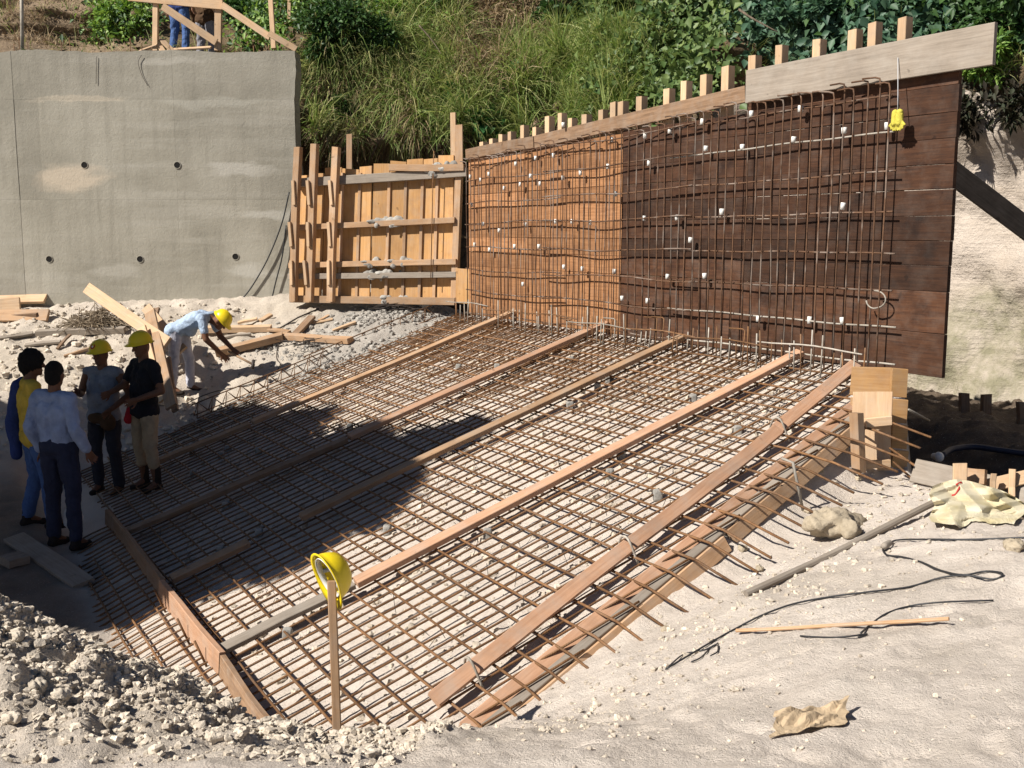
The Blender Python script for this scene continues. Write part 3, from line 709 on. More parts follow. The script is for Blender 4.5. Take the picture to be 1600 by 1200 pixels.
# lower skirt of the form at the near corner, with its buttress box
eb = thing('end_shutter', 'stepped orange and pale board box shuttering the near corner under the dark wall', 'formwork', W(1385, 735, 8.3))
Dn = 8.4
def ep(u, v, D=Dn): return W(u, v, D)
en = unit(np.array([-.35, -1, 0.1]))
for k, (v0, v1) in enumerate([(574, 620), (622, 660), (662, 700), (702, 742)]):
    plank('board', ep(1392, (v0 + v1) / 2, 8.35), ep(1416, (v0 + v1) / 2 + 2, 8.35), (v1 - v0) / F * 8.35 - .006, .05, en, M['formply'], eb)
    plank('side_board', ep(1330, (v0 + v1) / 2 - 2, 8.55), ep(1392, (v0 + v1) / 2, 8.40), (v1 - v0) / F * 8.5 - .006, .04, en, M['formply'], eb)
plank('face_board', ep(1362, 660, 8.18), ep(1364, 612, 8.18), .29, .03, en, M['palewood'], eb); plank('face_board', ep(1371, 735, 8.22), ep(1372, 664, 8.22), .19, .03, en, M['palewood'], eb)
plank('cleat', ep(1351, 661, 8.1), ep(1391, 657, 8.1), .07, .07, en, M['palewood'], eb); plank('cleat', ep(1350, 726, 8.12), ep(1390, 724, 8.12), .06, .05, en, M['palewood'], eb)
plank('strut', ep(1342, 738, 8.0), ep(1338, 645, 8.0), .085, .07, unit(np.array([-.9, -.5, 0])), M['pine'], eb)
tag(plank('brace', W(1478, 262, 8.95), W(1478, 262, 8.95) + (W(1680, 415, 9.7) - W(1478, 262, 8.95)) * 2.0, .18, .07, (-.4, -1, .1), M['shadewood']), 'dark timber raking brace running down from the form wall end to the right', 'brace')

# ------------------------------------------------------------------ wall reinforcement
cage = thing('wall_rebar_cage', 'tall rusty rebar curtain standing in front of the form wall', 'rebar cage', wp(4.5, ZB, .12))
a_r = float((on_wall(1384, 300, .1) - WP) @ DW)
def cage_top(a): return top_at(a) - .05
a = a_r; nb = 0
while a < A_far - .05:
    off = .105 + random.uniform(-.012, .012); zt = cage_top(a) + random.uniform(-.05, .05); zl = ZB + random.uniform(-.22, -.05)
    b1 = random.uniform(-.012, .012)
    pts = [wp(a + random.uniform(-.012, .012), zl, off), wp(a + b1, zl + .8, off + random.uniform(-.012, .012)), wp(a - b1, zl + 1.6, off + random.uniform(-.012, .012)), wp(a, zt - .05, off), wp(a + .008, zt - .008, off + .005), wp(a + .05, zt + .004, off + .012), wp(a + random.uniform(.1, .17), zt + random.uniform(-.01, .015), off + .03)]
    tube('vertical_bar', pts, .0082 if a < 3.5 else .007, M['rust_wall'], cage, 6); nb += 1
    a += random.choice([.085, .095, .1, .11, .12]) + (.02 if a < A_mid else 0)
hz = [149, 206, 267, 331, 396, 455, 512, 570]
for r_, v in enumerate(hz):
    z0 = on_wall(1390, v, .1)[2]; a0 = float((on_wall(1396 + random.uniform(-4, 2), v, .1) - WP) @ DW)
    z1 = z0 - (z0 - ZB) * .02 * r_ * 0; segs = [(a0, 3.9), (3.5, 6.4), (6.0, A_far - .06)]
    for k, (s0, s1) in enumerate(segs):
        off = .085 + .02 * (k % 2); ph = random.uniform(0, 6); am = .004 if k == 0 else .017
        droop = (top_at(s0) - top_at(s0)) 
        pts = [wp(s, z0 - (.10 * (s - a0) / (A_far - a0) * (1 if r_ < 3 else .35)) + am * math.sin(ph + s * 2.3) + .004 * math.sin(ph * 2 + s * 6.1), off + .008 * math.sin(s * 4 + ph)) for s in np.linspace(s0, s1, 22)]
        tube('horizontal_bar', pts, .0085, M['barsteel' if r_ in (1, 6, 7) and k == 0 else 'rust_wall'], cage, 6)
pts = [on_wall(1366 + 18 * math.sin(t) * (1 if t < 2.6 else .7), 468 - 14 * math.cos(t), .11) for t in np.linspace(0, 4.6, 14)]
tube('loose_bar_hook', pts, .007, M['barsteel'], cage, 6)
sp_px = [(1098, 190), (1047, 204), (1008, 212), (1014, 255), (1103, 232), (1174, 178), (1160, 230), (1240, 218), (1251, 170), (1319, 204), (1386, 197), (1317, 322), (1058, 340), (1128, 331), (1006, 341), (1079, 375), (1101, 431), (1043, 432), (1012, 470), (1185, 498), (1265, 500), (1316, 501), (956, 218), (950, 260), (962, 303), (907, 270), (880, 278), (865, 243), (837, 247), (806, 256), (829, 275), (813, 288), (844, 287), (788, 294), (751, 281), (764, 272), (735, 276), (894, 346), (922, 348), (868, 346), (821, 351), (780, 360), (755, 350), (737, 320), (765, 390), (842, 385), (804, 385), (881, 417), (910, 420), (960, 424), (817, 444), (972, 466), (742, 382), (880, 195)]
for (u, v) in sp_px:
    c = on_wall(u, v, .085); h = random.uniform(.026, .032) if u > 975 else .028; ang = random.uniform(-.4, .4)
    d = DW * math.sin(ang) * .4 + UP * math.cos(ang)
    tube('spacer_block', [c - d * h, c + d * h], random.uniform(.021, .026) if u > 975 else .021, M['pvc'], cage, 8)
# grey starter bars in the slab edge
st = thing('starter_cage', 'row of mortar grey starter bars along the foot of the form wall', 'rebar cage', slab(4, WB - .3, .1))
a = 1.0
while a < 8.45:
    b_ = WB - .34 + random.uniform(-.03, .03); h = .30 + .06 * math.sin(a * 9) + random.uniform(-.05, .05); q = slab(a, b_, -.02); s_ = random.uniform(-.03, .03)
    hook = random.random() < .10
    pts = [q, q + [0, 0, h * .5] + DW * s_ * .5, q + [0, 0, h] + DW * s_] + ([q + [0, 0, h + .012] + DW * (s_ + .05) - WN * .02, q + [0, 0, h + .01] + DW * (s_ + .22)] if hook else [])
    tube('starter_bar', pts, .0072, M[random.choice(['barsteel', 'rust'])], st, 5); a += random.uniform(.07, .13)
for k in range(7):
    s0 = 1.0 + k * 1.07; hh = .22 + random.uniform(-.03, .05)
    tube('tie_bar', [slab(s, WB - .35, 0) + [0, 0, hh + .012 * math.sin(s * 5 + k)] for s in np.linspace(s0, s0 + 1.25, 8)], .0075, M['rust' if k % 3 else 'barsteel'], st, 5)

# ------------------------------------------------------------------ sloping slab mat
mat = thing('slab_rebar_mat', 'wide rusty rebar mat tied over the sloping pale slab bed', 'rebar mat', slab(4, 2))
def aE(b): return b * EDGE_E
def mat_bar(p_fn, s0, s1, n, r, m, nm):
    ph = random.uniform(0, 6); ph2 = random.uniform(0, 6)
    pts = [p_fn(s, .008 * math.sin(ph + s * 1.2) + .003 * math.sin(ph2 + s * 4.4), .004 * math.sin(ph2 + s * 2.1)) for s in np.linspace(s0, s1, n)]
    return tube(nm, pts, r, M[m], mat, 6)
a = -.34
while a < 8.7:
    b0 = -1.35 + random.uniform(-.12, .1) if .6 < a < 6 else -.75 + random.uniform(0, .1)
    b1 = WB - .12
    if a < 1.35: b1 = min(b1, (a + .42) / EDGE_E)
    if b1 - b0 > .35:
        mat_bar(lambda s, w, q, a=a: slab(a + w, s, q - .05 * sstep(-.85 - s, 0, .5)), b0, b1, 14, .0082, 'rust', 'slope_bar')
    if a > 1.2: mat_bar(lambda s, w, q, a=a: slab(a + .06 + w, s, -.034 + q), 3.35 + random.uniform(-.4, .5), WB - .1, 6, .0072, 'rust', 'slope_bar')
    a += .123 + random.uniform(-.008, .008)
b = -.70
while b < WB - .15:
    a0 = aE(b) - (.72 + .08 * max(b, 0) if b < 4.2 else .30) - random.uniform(-.05, .08)
    def fnb(s, w, q, b=b, a0=a0):
        e = aE(b) - .40
        return slab(s, b + w, .0155 + q - (.10 * sstep(e - s, 0.05, .6) if s < e else 0))
    mat_bar(fnb, a0, 8.62 + random.uniform(-.1, .1), 22, .0092, 'rust', 'cross_bar')
    b += .187 + random.uniform(-.01, .01)
for b in (-.92, -1.1, -1.24):
    mat_bar(lambda s, w, q, b=b: slab(s, b + w, .02 + q - .03), .75, 5.2, 14, .009, 'rust', 'cross_bar')
# ties and chairs
g = []
for _ in range(420):
    a, b = random.uniform(0.2, 8), random.uniform(-.5, 4.6)
    if a < aE(b): continue
    c = slab(a, b, .02); d1 = np.array([random.uniform(-1, 1), random.uniform(-1, 1), random.uniform(-.2, 1)]) * .045
    g.append(tube_geo(smooth_path([c - d1, c + [0, 0, .02], c + d1 * .6 + [0, 0, random.uniform(0, .06)]], 3), .0025, 3))
vs, fs = join_geo(g); tag(obj('tie_wire', vs, fs, M['wire'], mat), kind='stuff')
for k in range(26):
    a, b = random.uniform(.6, 7.5), random.uniform(-.3, 4.5)
    if a < aE(b) + .1: continue
    fused('chair_block', [box_geo(slab(a, b, -.02), .07, .06, .09)], M['greymortar'], .012, 1, parent=mat, noise=.006, nscale=14)
# bent lattice girders along the far edge of the mat
for k, (aa, b0, b1, lab) in enumerate([(8.75, .9, 2.9, 'rusty lattice girder lying along the far mat edge by the shade'), (8.95, 2.6, 4.7, 'rusty lattice girder along the far mat edge nearer the shutter panel')]):
    lg = thing('lattice_girder', lab, 'lattice girder', slab(aa, (b0 + b1) / 2), 'lattice girders by the mat')
    for (da, h) in ((0, .02), (.16, .03), (.08, .19)):
        tube('chord', [slab(aa + da + random.uniform(-.01, .01), b, h) for b in np.linspace(b0, b1, 8)], .009, M['rust'], lg, 5)
    n = 10
    for i in range(n):
        s = (b1 - b0) / n; bb = b0 + i * s
        for da in (0, .16): tube('web_bar', [slab(aa + da, bb, .025), slab(aa + .08, bb + s / 2, .19), slab(aa + da, bb + s, .025)], .007, M['rust'], lg, 4)

# ------------------------------------------------------------------ boards on and round the mat
def mb(name, p, q, w, t, nrm, m, lab, group=None, nseg=6, warp=.012, **k):
    return tag(plank(name, p, q, w, t, nrm, M[m], None, nseg, warp, **k), lab, 'board', group)
G1 = 'screed boards across the mat'
bn = NM * .75 + np.array([-.3, -.35, 0]); bn = unit(bn)
H1 = .075
mb('screed_board', on_slab(806, 486, H1), on_slab(394, 660, H1), .085, .05, bn, 'pine', 'long narrow screed board nearest the shutter panel, farthest across the rebar mat', G1)
mb('screed_board', on_slab(390, 663, H1), on_slab(248, 720, H1), .08, .05, bn, 'pine', 'shaded screed board lying in line behind the two helmeted men', G1)
mb('screed_board', on_slab(948, 505, H1), on_slab(545, 683, H1), .095, .05, bn, 'salmon', 'second screed board from the back, pinkish, reaching the wall at its orange half', G1)
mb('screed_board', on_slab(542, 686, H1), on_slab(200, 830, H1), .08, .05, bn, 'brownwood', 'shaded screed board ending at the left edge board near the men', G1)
mb('screed_board', on_slab(1066, 527, H1), on_slab(470, 808, H1), .09, .05, bn, 'pine', 'third screed board across the middle of the rebar mat', G1)
mb('screed_board', on_slab(388, 848, H1), on_slab(268, 905, H1), .10, .05, bn, 'pine', 'short stub of screed board lying in the shade by the left edge board', G1, 2, .004)
mb('screed_board', on_slab(1250, 551, H1), on_slab(556, 910, H1), .10, .05, bn, 'salmon', 'fourth screed board, pinkish, passing behind the hanging yellow helmet', G1)
mb('screed_board', on_slab(552, 912, H1 - .02), on_slab(332, 1022, H1 - .02), .10, .04, bn, 'greywood', 'greyish screed board from the hanging helmet to the left edge board', G1, 4)
en2 = unit(np.cross(DB - DW * -EDGE_E, NM)); en2 = en2 if en2 @ DW < 0 else -en2
en3 = unit(en2 * .85 + NM * .4); en2 = unit(en2 * .62 + NM * .75)
def eE(b, d=0.0, h=0.0): return slab(aE(b) - d, b, h)
mb('edge_board', eE(-.02, -.02, .075), eE(1.75, -.02, .075), .10, .04, en2, 'salmon', 'near length of the tall edge board standing on the mat, toward the viewer', 'edge boards on the mat')
mb('edge_board', eE(1.76, -.03, .07), eE(3.55, -.0, .075), .10, .04, en2, 'salmon', 'middle length of the tall edge board standing on the mat', 'edge boards on the mat')
mb('edge_board', eE(3.56, -.01, .08), eE(4.85, -.03, .09), .10, .04, en2, 'salmon', 'far length of the tall edge board, its end against the wall bars', 'edge boards on the mat')
sf = thing('side_form', 'doubled timber side form with a grey top strip under the protruding bar ends', 'side form', eE(2, .42, -.1))
for (b0, b1) in ((.02, 2.3), (2.31, 4.55)):
    plank('inner_plank', eE(b0, .25, -.025), eE(b1, .27, -.025), .10, .04, en2, M['salmon'], sf, 5, .005)
    plank('top_strip', eE(b0 + .02, .345, -.035), eE(b1 + .01, .365, -.035), .085, .03, NM, M['greywood'], sf, 5, .003)
    plank('outer_plank', eE(b0 + .05, .42, -.085), eE(b1 - .03, .445, -.08), .11, .035, en3, M['pine'], sf, 5, .005)
for b in (.28, 1.72, 3.6):
    p = eE(b, -.03, .14)
    tag(tube('wire_stirrup', smooth_path([p + DW * .12 - NM * .13, p + DW * .03, p - DW * .05, p - DW * .09 - NM * .17], 4), .0085, M['barsteel'], None, 5), {.28: 'bent wire stirrup hooked over the edge board near its low end', 1.72: 'bent grey stirrup hooked over the edge board at its middle joint', 3.6: 'bent wire stirrup hooked over the edge board nearest the wall'}[b], 'stirrup')
q = eE(3.05, .55, 0)
tag(tube('bar_peg', [q - NM * .25, q + NM * .16, q + NM * .17 + DW * .1], .011, M['barsteel'], None, 6), 'grey steel peg driven beside the side form', 'peg')
ln = unit(-DB * .9 + NM * .35)
LE0, LE1, LE2 = slab(6.15, -.78, .05), slab(2.45, -.79, .06), slab(.7, -.83, .06)
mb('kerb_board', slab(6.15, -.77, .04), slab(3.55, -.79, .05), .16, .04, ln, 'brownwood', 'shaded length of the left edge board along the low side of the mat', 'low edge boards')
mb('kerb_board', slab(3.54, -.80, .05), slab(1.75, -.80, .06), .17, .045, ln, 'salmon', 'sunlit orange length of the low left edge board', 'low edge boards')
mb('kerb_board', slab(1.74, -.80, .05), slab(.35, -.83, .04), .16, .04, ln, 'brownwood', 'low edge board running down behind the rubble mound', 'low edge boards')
for a in (3.3, 2.55, 2.05): tag(tube('bar_peg', [slab(a, -.86, -.1), slab(a + .02, -.87, .16)], .009, M['rust'], None, 5), {3.3: 'rusty peg holding the sunlit edge board at its shaded end', 2.55: 'rusty peg at the middle of the sunlit low edge board', 2.05: 'rusty peg holding the low edge board nearest the rubble mound'}[a], 'peg')
for o_ in (cw, fwall, gr): o_['kind'] = 'thing'

# ------------------------------------------------------------------ hard hats
def helmet_geo(th=.004):
    rings = []
    K = 40
    def ring(rx, ry, z, lip=0.0):
        R = []
        for j in range(K):
            a = 2 * math.pi * j / K; fx, fy = math.cos(a), math.sin(a)
            pk = lip * (.016 + .034 * max(0, -fy) ** 3)
            R.append(((rx + pk) * fx, (ry + pk) * fy, z - lip * .012 * max(0, -fy)))
        return R
    prof = [(0.02, .124), (.25, .121), (.45, .112), (.62, .098), (.78, .078), (.9, .052), (.97, .025), (1, 0.0)]
    for s, z in prof: rings.append(ring(.112 * s, .136 * s, z))
    rings.append(ring(.112, .136, -.006, 1)); rings.append(ring(.112, .136, -.011, 1))
    rings.append(ring(.109, .133, -.008)); 
    for s, z in reversed(prof): rings.append(ring((.112 - th) * s, (.136 - th) * s, z - th))
    vs = [list(p) for R in rings for p in R]
    for i, v in enumerate(vs):
        if i < 8 * K and v[2] > .03:                       # three ribs over the crown
            for xr, hgt in ((0, .007), (.04, .004), (-.04, .004)):
                d = abs(v[0] - xr)
                if d < .011: v[2] += hgt * (1 - d / .011)
    fs = []
    for i in range(len(rings) - 1):
        for j in range(K): fs.append((i * K + j, (i + 1) * K + j, (i + 1) * K + (j + 1) % K, i * K + (j + 1) % K))
    fs.append(tuple(range(K))); fs.append(tuple((len(rings) - 1) * K + j for j in range(K - 1, -1, -1)))
    return np.array(vs), fs
def helmet(parent, Mx, emblem=False, inside=False, name='helmet'):
    vs, fs = helmet_geo(); me = mesh_np(name, vs, fs, M['yellow'], True)
    h = link(name, me, parent, Mx)
    if emblem:
        k = 14
        for r, m, y in ((.030, 'red', 0), (.011, 'whiteplastic', .002)):
            P = []
            for j in range(k):
                a = 2 * math.pi * j / k; x, z = r * math.cos(a), .06 + r * .9 * math.sin(a)
                s = math.sqrt(max(0.05, 1 - (z / .124) ** 2)); yy = -.136 * s * math.sqrt(max(.1, 1 - (x / (.112 * s)) ** 2)) - .003 - y
                P.append((x, yy, z))
            link('emblem', mesh_np('emblem', P, [tuple(range(k))], M[m]), h, Mx)
    if inside:
        g = []
        for j in range(41):
            a = 2 * math.pi * j / 40; g.append((.096 * math.cos(a), .118 * math.sin(a), .012))
        V_, F_ = [], []
        for x, y, z in g: V_ += [(x, y, z - .016), (x, y, z + .016), (x * .97, y * .97, z + .016), (x * .97, y * .97, z - .016)]
        for j in range(40):
            for q in range(4): F_.append((j * 4 + q, j * 4 + (q + 1) % 4, j * 4 + 4 + (q + 1) % 4, j * 4 + 4 + q))
        link('headband', mesh_np('headband', V_, F_, M['whiteplastic'], True), h, Mx)
        for ang in (0, 1.05, 2.1):
            c, s = math.cos(ang), math.sin(ang); pts = [(.098 * c * t, .118 * s * t, .02 + .07 * (1 - t * t)) for t in np.linspace(-1, 1, 13)]
            V_, F_ = [], []
            for x, y, z in pts: V_ += [(x - s * .011, y + c * .011, z), (x + s * .011, y - c * .011, z), (x + s * .011, y - c * .011, z + .002), (x - s * .011, y + c * .011, z + .002)]
            for j in range(12):
                for q in range(4): F_.append((j * 4 + q, j * 4 + (q + 1) % 4, j * 4 + 4 + (q + 1) % 4, j * 4 + 4 + q))
            link('strap', mesh_np('strap', V_, F_, M['greyband'], True), h, Mx)
    return h

# ------------------------------------------------------------------ people
def rotm(yaw=0, pitch=0, roll=0):
    return np.array((Matrix.Rotation(yaw, 3, 'Z') @ Matrix.Rotation(pitch, 3, 'X') @ Matrix.Rotation(roll, 3, 'Y')))
def hand_geo(w, d, n, side, curl=.5):
    d = unit(d); n = np.asarray(n, float); n = unit(n - d * (n @ d)); l = np.cross(n, d) * side
    R = np.stack([l, n, d], 1); g = [ball_geo(w + d * .045, (.040, .017, .052), R, 10, 7)]
    for k, (o, L) in enumerate(((-.030, .066), (-.010, .078), (.011, .073), (.030, .056))):
        b = w + d * .082 + l * o; m = b + d * L * .5 + l * o * .22 - n * L * .25 * curl; e = m + d * L * .4 * (1 - curl * .5) + l * o * .12 - n * L * .5 * curl
        g += [cone_geo(b - d * .02, .0095, m, .0088, 8), cone_geo(m, .0088, e, .0078, 8)]
    t0 = w + d * .03 - l * .030; t1 = t0 - l * .030 + d * .028 - n * .01; t2 = t1 - l * .008 + d * .03 - n * .008
    return g + [cone_geo(t0, .0125, t1, .0105, 8), cone_geo(t1, .0105, t2, .009, 8)]
BASE = dict(pelvis=(0, 0, .96), chest=(0, .015, 1.28), neck=(0, .02, 1.46), head=(0, -.005, 1.61), hipL=(.09, 0, .92), hipR=(-.09, 0, .92), kneeL=(.115, -.02, .51), kneeR=(-.115, -.02, .51), ankL=(.13, .03, .10), ankR=(-.13, .03, .10),
            shL=(.185, .02, 1.405), shR=(-.185, .02, 1.405), elL=(.25, .05, 1.13), elR=(-.25, .05, 1.13), wrL=(.265, -.03, .90), wrR=(-.265, -.03, .90))
def person(label, loc, rotz, pose, wear, head_rot=(0, 0, 0), scale=1.0, skin_m='skin', hairstyle='short', hat=None, long_sleeve=False, sleeveless=False, hands=None, group=None, shorts=False, belly=0.0, tuck=False):
    J = {k: np.array(v, float) for k, v in {**BASE, **pose}.items()}
    root = thing('person', label, 'person', loc, group)
    Mx = Matrix.Translation(Vector([float(v) for v in loc])) @ Matrix.Rotation(rotz, 4, 'Z') @ Matrix.Scale(scale, 4)
    X = np.array([1.0, 0, 0]); sp_dir = unit(J['neck'] - J['pelvis']); fwd = unit(np.cross(X, sp_dir)); fwd = -fwd if fwd @ np.array([0, -1, 0.]) < 0 else fwd
    def torso(e):
        g = []
        for s in (-1, 1):
            sh = J['shL' if s > 0 else 'shR']
            g += [cone_geo(J['pelvis'] + X * s * .065, .098 + e, J['chest'] + X * s * .072, .108 + e), cone_geo(J['chest'] + X * s * .06, .108 + e, J['chest'] * .3 + sh * .7 - X * s * .03, .062 + e)]
        g += [cone_geo(J['shL'], .055 + e, J['shR'], .055 + e), ball_geo(J['chest'] * .5 + J['pelvis'] * .5 + fwd * .03, (.14 + e, .10 + e + belly, .14 + e))]
        return g
    def arm(S, e, upto=1.0):
        sh, el, wr = J['sh' + S], J['el' + S], J['wr' + S]
        if upto <= 1: return [cone_geo(sh, .056 + e, sh + (el - sh) * upto, .056 - .014 * upto + e)]
        f = upto - 1; return [cone_geo(sh, .056 + e, el, .043 + e), cone_geo(el, .043 + e, el + (wr - el) * f, .043 - .013 * f + e)]
    def leg(S, e, upto=2.0):
        hp, kn, an = J['hip' + S], J['knee' + S], J['ank' + S]
        g = [cone_geo(hp, .085 + e, kn, .060 + e)]
        if upto > 1: g.append(cone_geo(kn, .058 + e, kn + (an - kn) * (upto - 1), .058 - .018 * (upto - 1) + e * 1.1))
        return g
    Rh = rotm(*head_rot); H = J['head']
    hp = lambda x, y, z: H + Rh @ np.array([x, y, z])
    body = torso(0) + arm('L', 0, 2.0) + arm('R', 0, 2.0) + leg('L', -.004) + leg('R', -.004)
    body += [cone_geo(J['neck'] - sp_dir * .06, .062, hp(0, .01, -.06), .054), ball_geo(H, (.074, .094, .112), Rh, 16, 12), ball_geo(hp(0, -.032, -.062), (.054, .058, .055), Rh), cone_geo(hp(0, -.094, .012), .011, hp(0, -.112, -.022), .015), ball_geo(hp(.076, .008, -.01), (.012, .024, .034), Rh), ball_geo(hp(-.076, .008, -.01), (.012, .024, .034), Rh),
             cone_geo(hp(-.035, -.080, .03), .013, hp(.035, -.080, .03), .013), cone_geo(hp(-.018, -.088, -.058), .0085, hp(.018, -.088, -.058), .0085), ball_geo(hp(0, -.075, -.09), (.026, .02, .02), Rh)]
    for S, s in (('L', 1), ('R', -1)):
        hd = (hands or {}).get(S); el, wr = J['el' + S], J['wr' + S]
        d = unit(wr - el) if hd is None else unit(hd[0]); n = np.array([-s * 1.0, 0, 0]) if hd is None else np.array(hd[1], float)
        body += hand_geo(wr, d, n, s, .5 if hd is None else hd[2])
        an = J['ank' + S]; body.append(cone_geo(an, .04, an + [0, -.12, -.06], .032))
    fused('body', body, M[skin_m], .009, 2, Mx, root)
    for s in (1, -1): link('eye', mesh_np('eye', *ball_geo(hp(s * .031, -.083, .012), (.011, .008, .008), Rh, 8, 6), M['eye'], True), root, Mx)
    # clothes
    slv = 0.0 if sleeveless else (1.92 if long_sleeve else .62)
    g = torso(.014)
    if not tuck: g += [cone_geo(J['pelvis'] + X * .07 - sp_dir * .05, .128, J['pelvis'] - X * .07 - sp_dir * .05, .128), cone_geo(J['pelvis'] + X * .07 + sp_dir * .08, .118, J['pelvis'] - X * .07 + sp_dir * .08, .118)]
    if slv:
        for S in 'LR': g += arm(S, .014, slv)
    fused('shirt', g, M[wear['shirt']], .011, 2, Mx, root, .017, 9)
    g = [cone_geo(J['hipL'], .095, J['hipR'], .095), cone_geo(J['pelvis'] + X * .06 - sp_dir * .02, .108, J['pelvis'] - X * .06 - sp_dir * .02, .108)]
    if tuck: g.append(cone_geo(J['pelvis'] + X * .062 + sp_dir * .0, .128, J['pelvis'] - X * .062 + sp_dir * .0, .128))
    for S in 'LR': g += leg(S, .018, 1.45 if shorts else 1.93)
    fused('trousers', g, M[wear['trousers']], .011, 2, Mx, root, .016, 9)
    for S in 'LR':
        an = J['ank' + S]; g = [cone_geo(an + [0, .035, -.055], .042, an + [0, -.06, -.058], .044), cone_geo(an + [0, -.06, -.06], .042, an + [0, -.15, -.066], .034), cone_geo(an + [0, 0, .05 if not shorts else .16], .05, an + [0, .01, -.04], .046)]
        fused('shoe', g, M['boots'], .012, 2, Mx, root)
    if hairstyle == 'short' or hairstyle == 'curly':
        e = .008 if hairstyle == 'short' else .028
        g = [ball_geo(hp(0, .014, .03), (.074 + e, .090 + e, .092 + e), Rh, 16, 12), ball_geo(hp(0, .045, -.02), (.066 + e, .058 + e, .075 + e), Rh)]
        fused('hair', g, M['hair'], .011, 2, Mx, root, .012 if hairstyle == 'curly' else .004, 30)
    R4 = Matrix(np.block([[Rh, np.zeros((3, 1))], [np.zeros((1, 3)), np.ones((1, 1))]]).tolist())
    if hat in ('helmet', 'emblem'):
        c = hp(0, .004, .045); helmet(root, Mx @ Matrix.Translation(Vector(c.tolist())) @ R4 @ Matrix.Rotation(-.1, 4, 'X'), hat == 'emblem')
    elif hat == 'cap':
        g = [ball_geo(hp(0, .012, .082), (.114, .130, .082), Rh, 16, 10), ball_geo(hp(0, -.125, .06), (.075, .065, .010), Rh)]
        fused('cap', g, M['bluecap'], .010, 2, Mx, root)
    return root, Mx, J
def stand(u, v, D):
    p = W(u, v, D); return drop(p[0], p[1], -.01)
R = math.radians
p1, m1, j1 = person('man in yellow shirt and blue jeans with a dark blue jacket over one shoulder', stand(62, 800, 10.9), R(128), dict(elR=(-.24, .02, 1.13), wrR=(-.2, -.16, .98), head=(0, -.02, 1.61), ankL=(.14, .08, .10), ankR=(-.12, -.08, .10), kneeR=(-.12, -.07, .51)), dict(shirt='yellow_shirt', trousers='jeans'), (-.5, .1, 0), 1.06, 'skin_dark', 'curly', None)
g = [cone_geo((.10, .11, 1.40), .05, (.20, .13, 1.05), .085), cone_geo((.20, .13, 1.05), .085, (.18, .13, .72), .055), cone_geo((.10, .06, 1.44), .045, (.16, -.06, 1.38), .045), cone_geo((.16, -.06, 1.38), .05, (.23, -.07, 1.05), .055), cone_geo((.26, .08, 1.3), .05, (.30, .10, .9), .05)]
fused('jacket', g, M['jacket'], .013, 3, m1, p1, .014, 6)
p2, m2, j2 = person('man seen from behind in pale blue long sleeved shirt and navy trousers', stand(100, 832, 10.45), R(158), dict(elR=(-.26, .07, 1.14), wrR=(-.27, -.06, .93), elL=(.25, .08, 1.14), wrL=(.24, -.02, .90), ankL=(.10, .02, .10), ankR=(-.17, .03, .10)), dict(shirt='paleblue', trousers='navy'), (.35, .12, 0), 1.07, 'skin_dark', 'short', None, True, belly=.01, tuck=True)
p3, m3, j3 = person('man in grey sleeveless top and yellow helmet with a red badge', stand(168, 745, 12.0), R(-12), dict(elR=(-.30, .03, 1.15), wrR=(-.20, -.17, 1.20), elL=(.33, .02, 1.16), wrL=(.20, -.16, 1.02)), dict(shirt='greytank', trousers='darkpants'), (-.1, .15, 0), .99, 'skin_dark', None, 'emblem', sleeveless=True)
fused('tool_pouch', [ball_geo((.10, -.10, .86), (.10, .06, .11)), ball_geo((-.02, -.11, .90), (.12, .04, .07))], M['brownbag'], .014, 2, m3, p3, .01, 8)
p4, m4, j4 = person('man in black T-shirt and tan shorts with yellow helmet reaching out an arm', stand(232, 760, 11.75), R(-42), dict(elR=(-.27, -.08, 1.17), wrR=(-.16, -.30, 1.12), elL=(.28, .05, 1.14), wrL=(.17, -.17, 1.06)), dict(shirt='blacktee', trousers='tan'), (.1, .2, 0), 1.0, 'skin_dark', None, 'helmet', shorts=True)
fused('red_rag', [cone_geo((-.15, -.09, .93), .035, (-.16, -.11, .80), .05)], M['red'], .012, 2, m4, p4, .01, 9)
bend = dict(pelvis=(0, .06, .90), chest=(0, -.24, 1.05), neck=(0, -.42, 1.10), head=(0, -.55, 1.03), hipL=(.09, .08, .87), hipR=(-.09, .08, .87), kneeL=(.12, -.02, .48), kneeR=(-.11, .10, .48), ankL=(.13, -.02, .10), ankR=(-.12, .14, .10), shL=(.18, -.36, 1.07), shR=(-.18, -.36, 1.07), elL=(.22, -.44, .80), elR=(-.20, -.42, .79), wrL=(.10, -.66, .64), wrR=(-.08, -.58, .58))
p5, m5, j5 = person('man bending over in pale shirt, light trousers and yellow helmet, hammering', stand(290, 612, 14.8), R(82), bend, dict(shirt='chambray', trousers='paletrouser'), (0, .95, 0), 1.0, 'skin_dark', None, 'helmet')
ham = thing('hammer', 'hammer with wooden handle in the bending man\'s hands', 'hammer', (m5 @ Vector((0, -.72, .56))))
for nm, a_, b_, r_, mm in (('handle', (.06, -.62, .60), (-.06, -1.02, .44), .015, 'pine'), ('head', (-.03, -1.02, .50), (-.09, -1.02, .38), .022, 'wire')):
    tube(nm, [np.array(m5 @ Vector(a_)), np.array(m5 @ Vector(b_))], r_, M[mm], ham, 8)
def up_top(u, D): p = W(u, 70, D); return np.array([p[0], p[1], CZ + 2.98])
